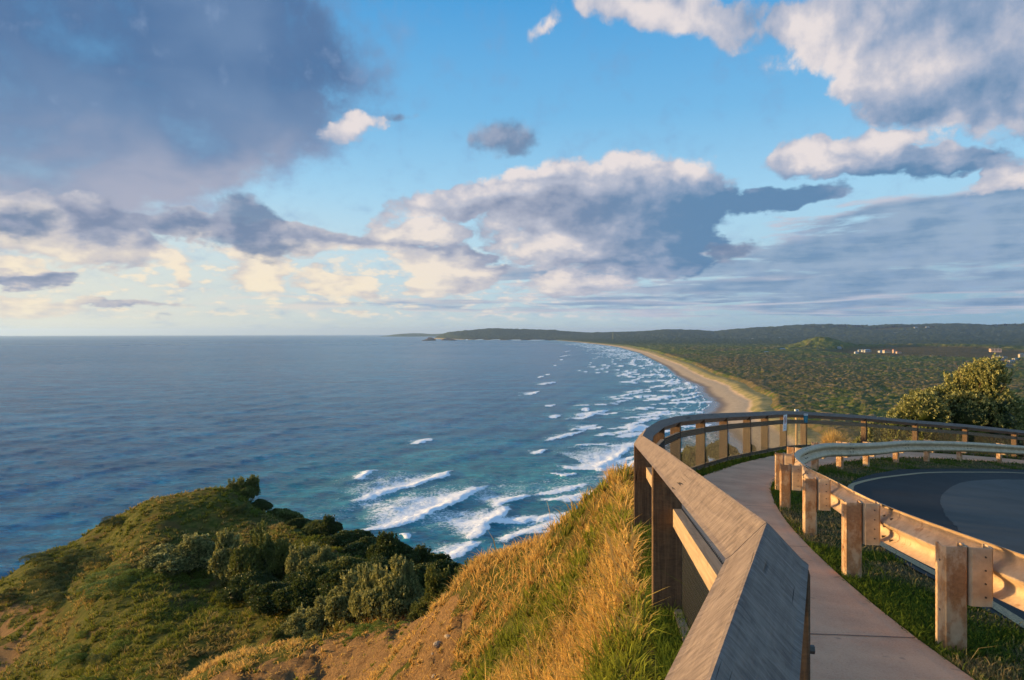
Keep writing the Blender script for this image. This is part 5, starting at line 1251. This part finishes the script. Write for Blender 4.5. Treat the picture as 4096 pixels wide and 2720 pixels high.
# ------------------------------------------------------------------ far houses, people, rocks
def wallm(name, c): m_, t, b = new_mat(name); P = obj_pos(t); finish(t, b, t.mix(t.sm(t.noise(P, .6, 4), .4, .6), c, tuple(q*.75 for q in c)), .8); return m_
WM = dict(cream=wallm('cream_render', (.50, .42, .30)), white=wallm('white_render', (.32, .32, .31)), pink=wallm('pink_render', (.55, .36, .27)), grey=wallm('pale_grey_wall', (.45, .46, .48)))
RM = dict(white=wallm('pale_metal_roof', (.30, .33, .36)), grey=wallm('grey_metal_roof', (.20, .22, .24)), red=wallm('terracotta_roof', (.36, .11, .05)), slate=wallm('slate_blue_roof', (.10, .13, .17)))
_m, _t2, _b = new_mat('dark_window_glass'); finish(_t2, _b, (.02, .025, .03), .15); M_GLASS = _m
def house(px, py, w_, d_, st, wall, roof, label, rot=0.0, flat=False, name='house'):
    X, D, z = house_spot(px, py); h_ = 2.9*st; t = empty(name, (X, D, z), rot); tag(t, label, 'house' if name == 'house' else 'building', 'houses far off among the trees')
    mb = MB(); mb.box((0, 0, h_/2-4), (w_/2, 0, 0), (0, d_/2, 0), (0, 0, h_/2+4)); mb.build('wall', WM[wall], t)
    mb = MB()
    if flat: mb.box((0, 0, h_+.25), (w_/2+.5, 0, 0), (0, d_/2+.5, 0), (0, 0, .25))
    else:
        e = .7; a_, b_ = w_/2+e, d_/2+e; r = max(w_/2-d_/2, w_*.15); hh_ = h_+d_*.26
        mb.add([(-a_, -b_, h_), (a_, -b_, h_), (a_, b_, h_), (-a_, b_, h_), (-r, 0, hh_), (r, 0, hh_)], [(0, 1, 5, 4), (1, 2, 5), (2, 3, 4, 5), (3, 0, 4), (3, 2, 1, 0)])
    mb.build('roof', RM[roof], t)
    for f in range(st):
        for q in (-.3, 0, .3):
            mb = MB(); mb.box((q*w_, -d_/2-.03, 1.5+2.9*f), (w_*.10, 0, 0), (0, .05, 0), (0, 0, .7)); mb.build('window', M_GLASS, t)
        mb = MB(); mb.box((-w_/2-.03, 0, 1.5+2.9*f), (.05, 0, 0), (0, d_*.18, 0), (0, 0, .7)); mb.build('window', M_GLASS, t)
    return t
cs = house(3981, 1405, 34, 20, 3, 'pink', 'grey', 'large pinkish flat roofed building with rooftop masts on the low hill at right', -.3, True, 'lookout_building')
for q in (-16, -10, -5, 0, 5, 10, 14.5):
    mb = MB(); mb.tube([(q, -8, 8.9), (q, -8, 12.2)], .28, 6); mb.build('roof_post', WM['cream'], cs)
mb = MB(); mb.tube([(11, 0, 8.9), (11, 0, 18)], [.4, .15], 6); mb.build('mast', WM['white'], cs)
for a in HOUSES: house(*a)
for k, (px, py, w_) in enumerate([(3012,1358,20),(3118,1353,22),(2960,1364,18),(3664,1311,30),(3710,1309,26),(3775,1310,34),(3450,1305,30),(4030,1341,22)]):
    house(px, py, w_*1.3, 14, 2, 'white', 'white', ['pale house on the dark far slope above the beach forest','pale house right of the other on the dark far slope','leftmost pale house on the far slope above the beach','white farmhouse on the skyline left of two others','white farmhouse second from left on the far skyline','broad white farmhouse right of two others on the far skyline','pale roofed farmhouse on the skyline above the middle hills','lone white farmhouse below the skyline near the right border'][k])

# people walking on the beach
_m, _t2, _b = new_mat('skin'); finish(_t2, _b, (.35, .20, .13), .6); M_SKIN = _m
def person(px, py, shirt, trousers, label, ph=.3):
    k = (py-EY)/F; D = CZ/k; X = (px-CX)/F*D; z = float(land_z(np.array([X]), np.array([D]))[0][0]); D = (CZ-z)/k; X = (px-CX)/F*D
    P = [(0,0,.95),(0,0,1.2),(0,0,1.45),(0,0,1.55),(0,0,1.68),(-.19,0,1.42),(-.26,.1*ph,1.15),(-.25,.3*ph,.92),(.19,0,1.42),(.26,-.1*ph,1.15),(.25,-.3*ph,.92),
         (-.1,0,.9),(-.1,.35*ph,.5),(-.1,.5*ph,.06),(-.1,.5*ph-.16,.04),(.1,0,.9),(.1,-.25*ph,.5),(.1,-.6*ph,.06),(.1,-.6*ph-.16,.04)]
    Ed = [(0,1),(1,2),(2,3),(3,4),(2,5),(5,6),(6,7),(2,8),(8,9),(9,10),(0,11),(11,12),(12,13),(13,14),(0,15),(15,16),(16,17),(17,18)]
    rd = [.15,.15,.16,.06,.11,.065,.05,.035,.065,.05,.035,.10,.075,.05,.045,.10,.075,.05,.045]
    me = bpy.data.meshes.new('person'); me.from_pydata(P, Ed, []); o = link('person', me, M_SKIN)
    md = o.modifiers.new('skin', 'SKIN')
    for v, r in zip(me.skin_vertices[0].data, rd): v.radius = (r, r*.8)
    me.skin_vertices[0].data[0].use_root = True; s_ = o.modifiers.new('sub', 'SUBSURF'); s_.levels = s_.render_levels = 1
    dg = bpy.context.evaluated_depsgraph_get(); m2 = bpy.data.meshes.new_from_object(o.evaluated_get(dg)); o.modifiers.clear(); o.data = m2
    for c in (shirt, trousers): m2.materials.append(c)
    for p in m2.polygons:
        zc = p.center.z; p.material_index = 1 if .95 < zc < 1.47 else (2 if .4 < zc <= .95 and abs(p.center.x) < .2 else 0)
    o.location = (X, D, z); o.rotation_euler = (0, 0, random.Random(int(px)).uniform(0, 6)); tag(o, label, 'person', 'people walking on the beach')
person(2818, 1692, M_BLACK, M_BLACK, 'person in dark clothes on the wet sand seen above the mesh')
person(2855, 1613, M_WHITE, M_BLACK, 'left of two white shirted people on the sand at the water edge')
person(2861, 1614, M_WHITE, M_NAVY, 'right of two white shirted people on the sand at the water edge')
person(2842, 1570, M_BLACK, M_NAVY, 'person in dark clothes alone farther along the open sand')
person(2803, 1527, M_BLACK, M_BLACK, 'farthest dark figure high on the sand near the dunes')

# rocks off the far headland
for k, (px, py, w_, h_, lb) in enumerate([(1724,1362,60,26,'dark pointed rock islet off the far headland, left one'),(1702,1363,44,7,'flat skerry left of the pointed rock islet'),(1790,1361,66,18,'dark rock islet right of the pointed one'),(1812,1362,40,9,'low rock right of the islets near the headland')]):
    k_2 = (py-EY)/F; D = CZ/k_2; D = min(D+D*D*CURV/k_2, 8600); X = (px-CX)/F*D; bm = bmesh.new(); bmesh.ops.create_icosphere(bm, subdivisions=3, radius=1)
    for v in bm.verts:
        f = 1+.7*(float(fbm(np.array([v.co.x*2+k*3]), np.array([v.co.y*2+v.co.z*2]), 4, k+7)[0])-.5)*2; v.co = Vector((v.co.x*w_*f, v.co.y*w_*.5*f, v.co.z*h_*1.5*f*(1-.5*abs(v.co.x))))
    me = bpy.data.meshes.new('rock_islet'); bm.to_mesh(me); bm.free(); o = link('rock_islet', me, MAT_BARK); o.location = (X, D, -D*D*CURV); tag(o, lb, 'rock', 'rocks off the far headland')

# ------------------------------------------------------------------ air
hz = bpy.data.materials.new('sea_haze'); hz.use_nodes = True; HT = T(hz.node_tree); hz.node_tree.nodes.clear()
pv = HT.n('ShaderNodeVolumePrincipled', Density=3.4e-5, Anisotropy=0.3); pv.inputs['Color'].default_value = (.42, .62, 1.0, 1)
ho = HT.n('ShaderNodeOutputMaterial'); hz.node_tree.links.new(pv.outputs[0], ho.inputs['Volume'])
mb = MB(); mb.box((0, 0, 40), (46000, 0, 0), (0, 46000, 0), (0, 0, 215)); o = mb.build('haze', hz); tag(o, kind='stuff')
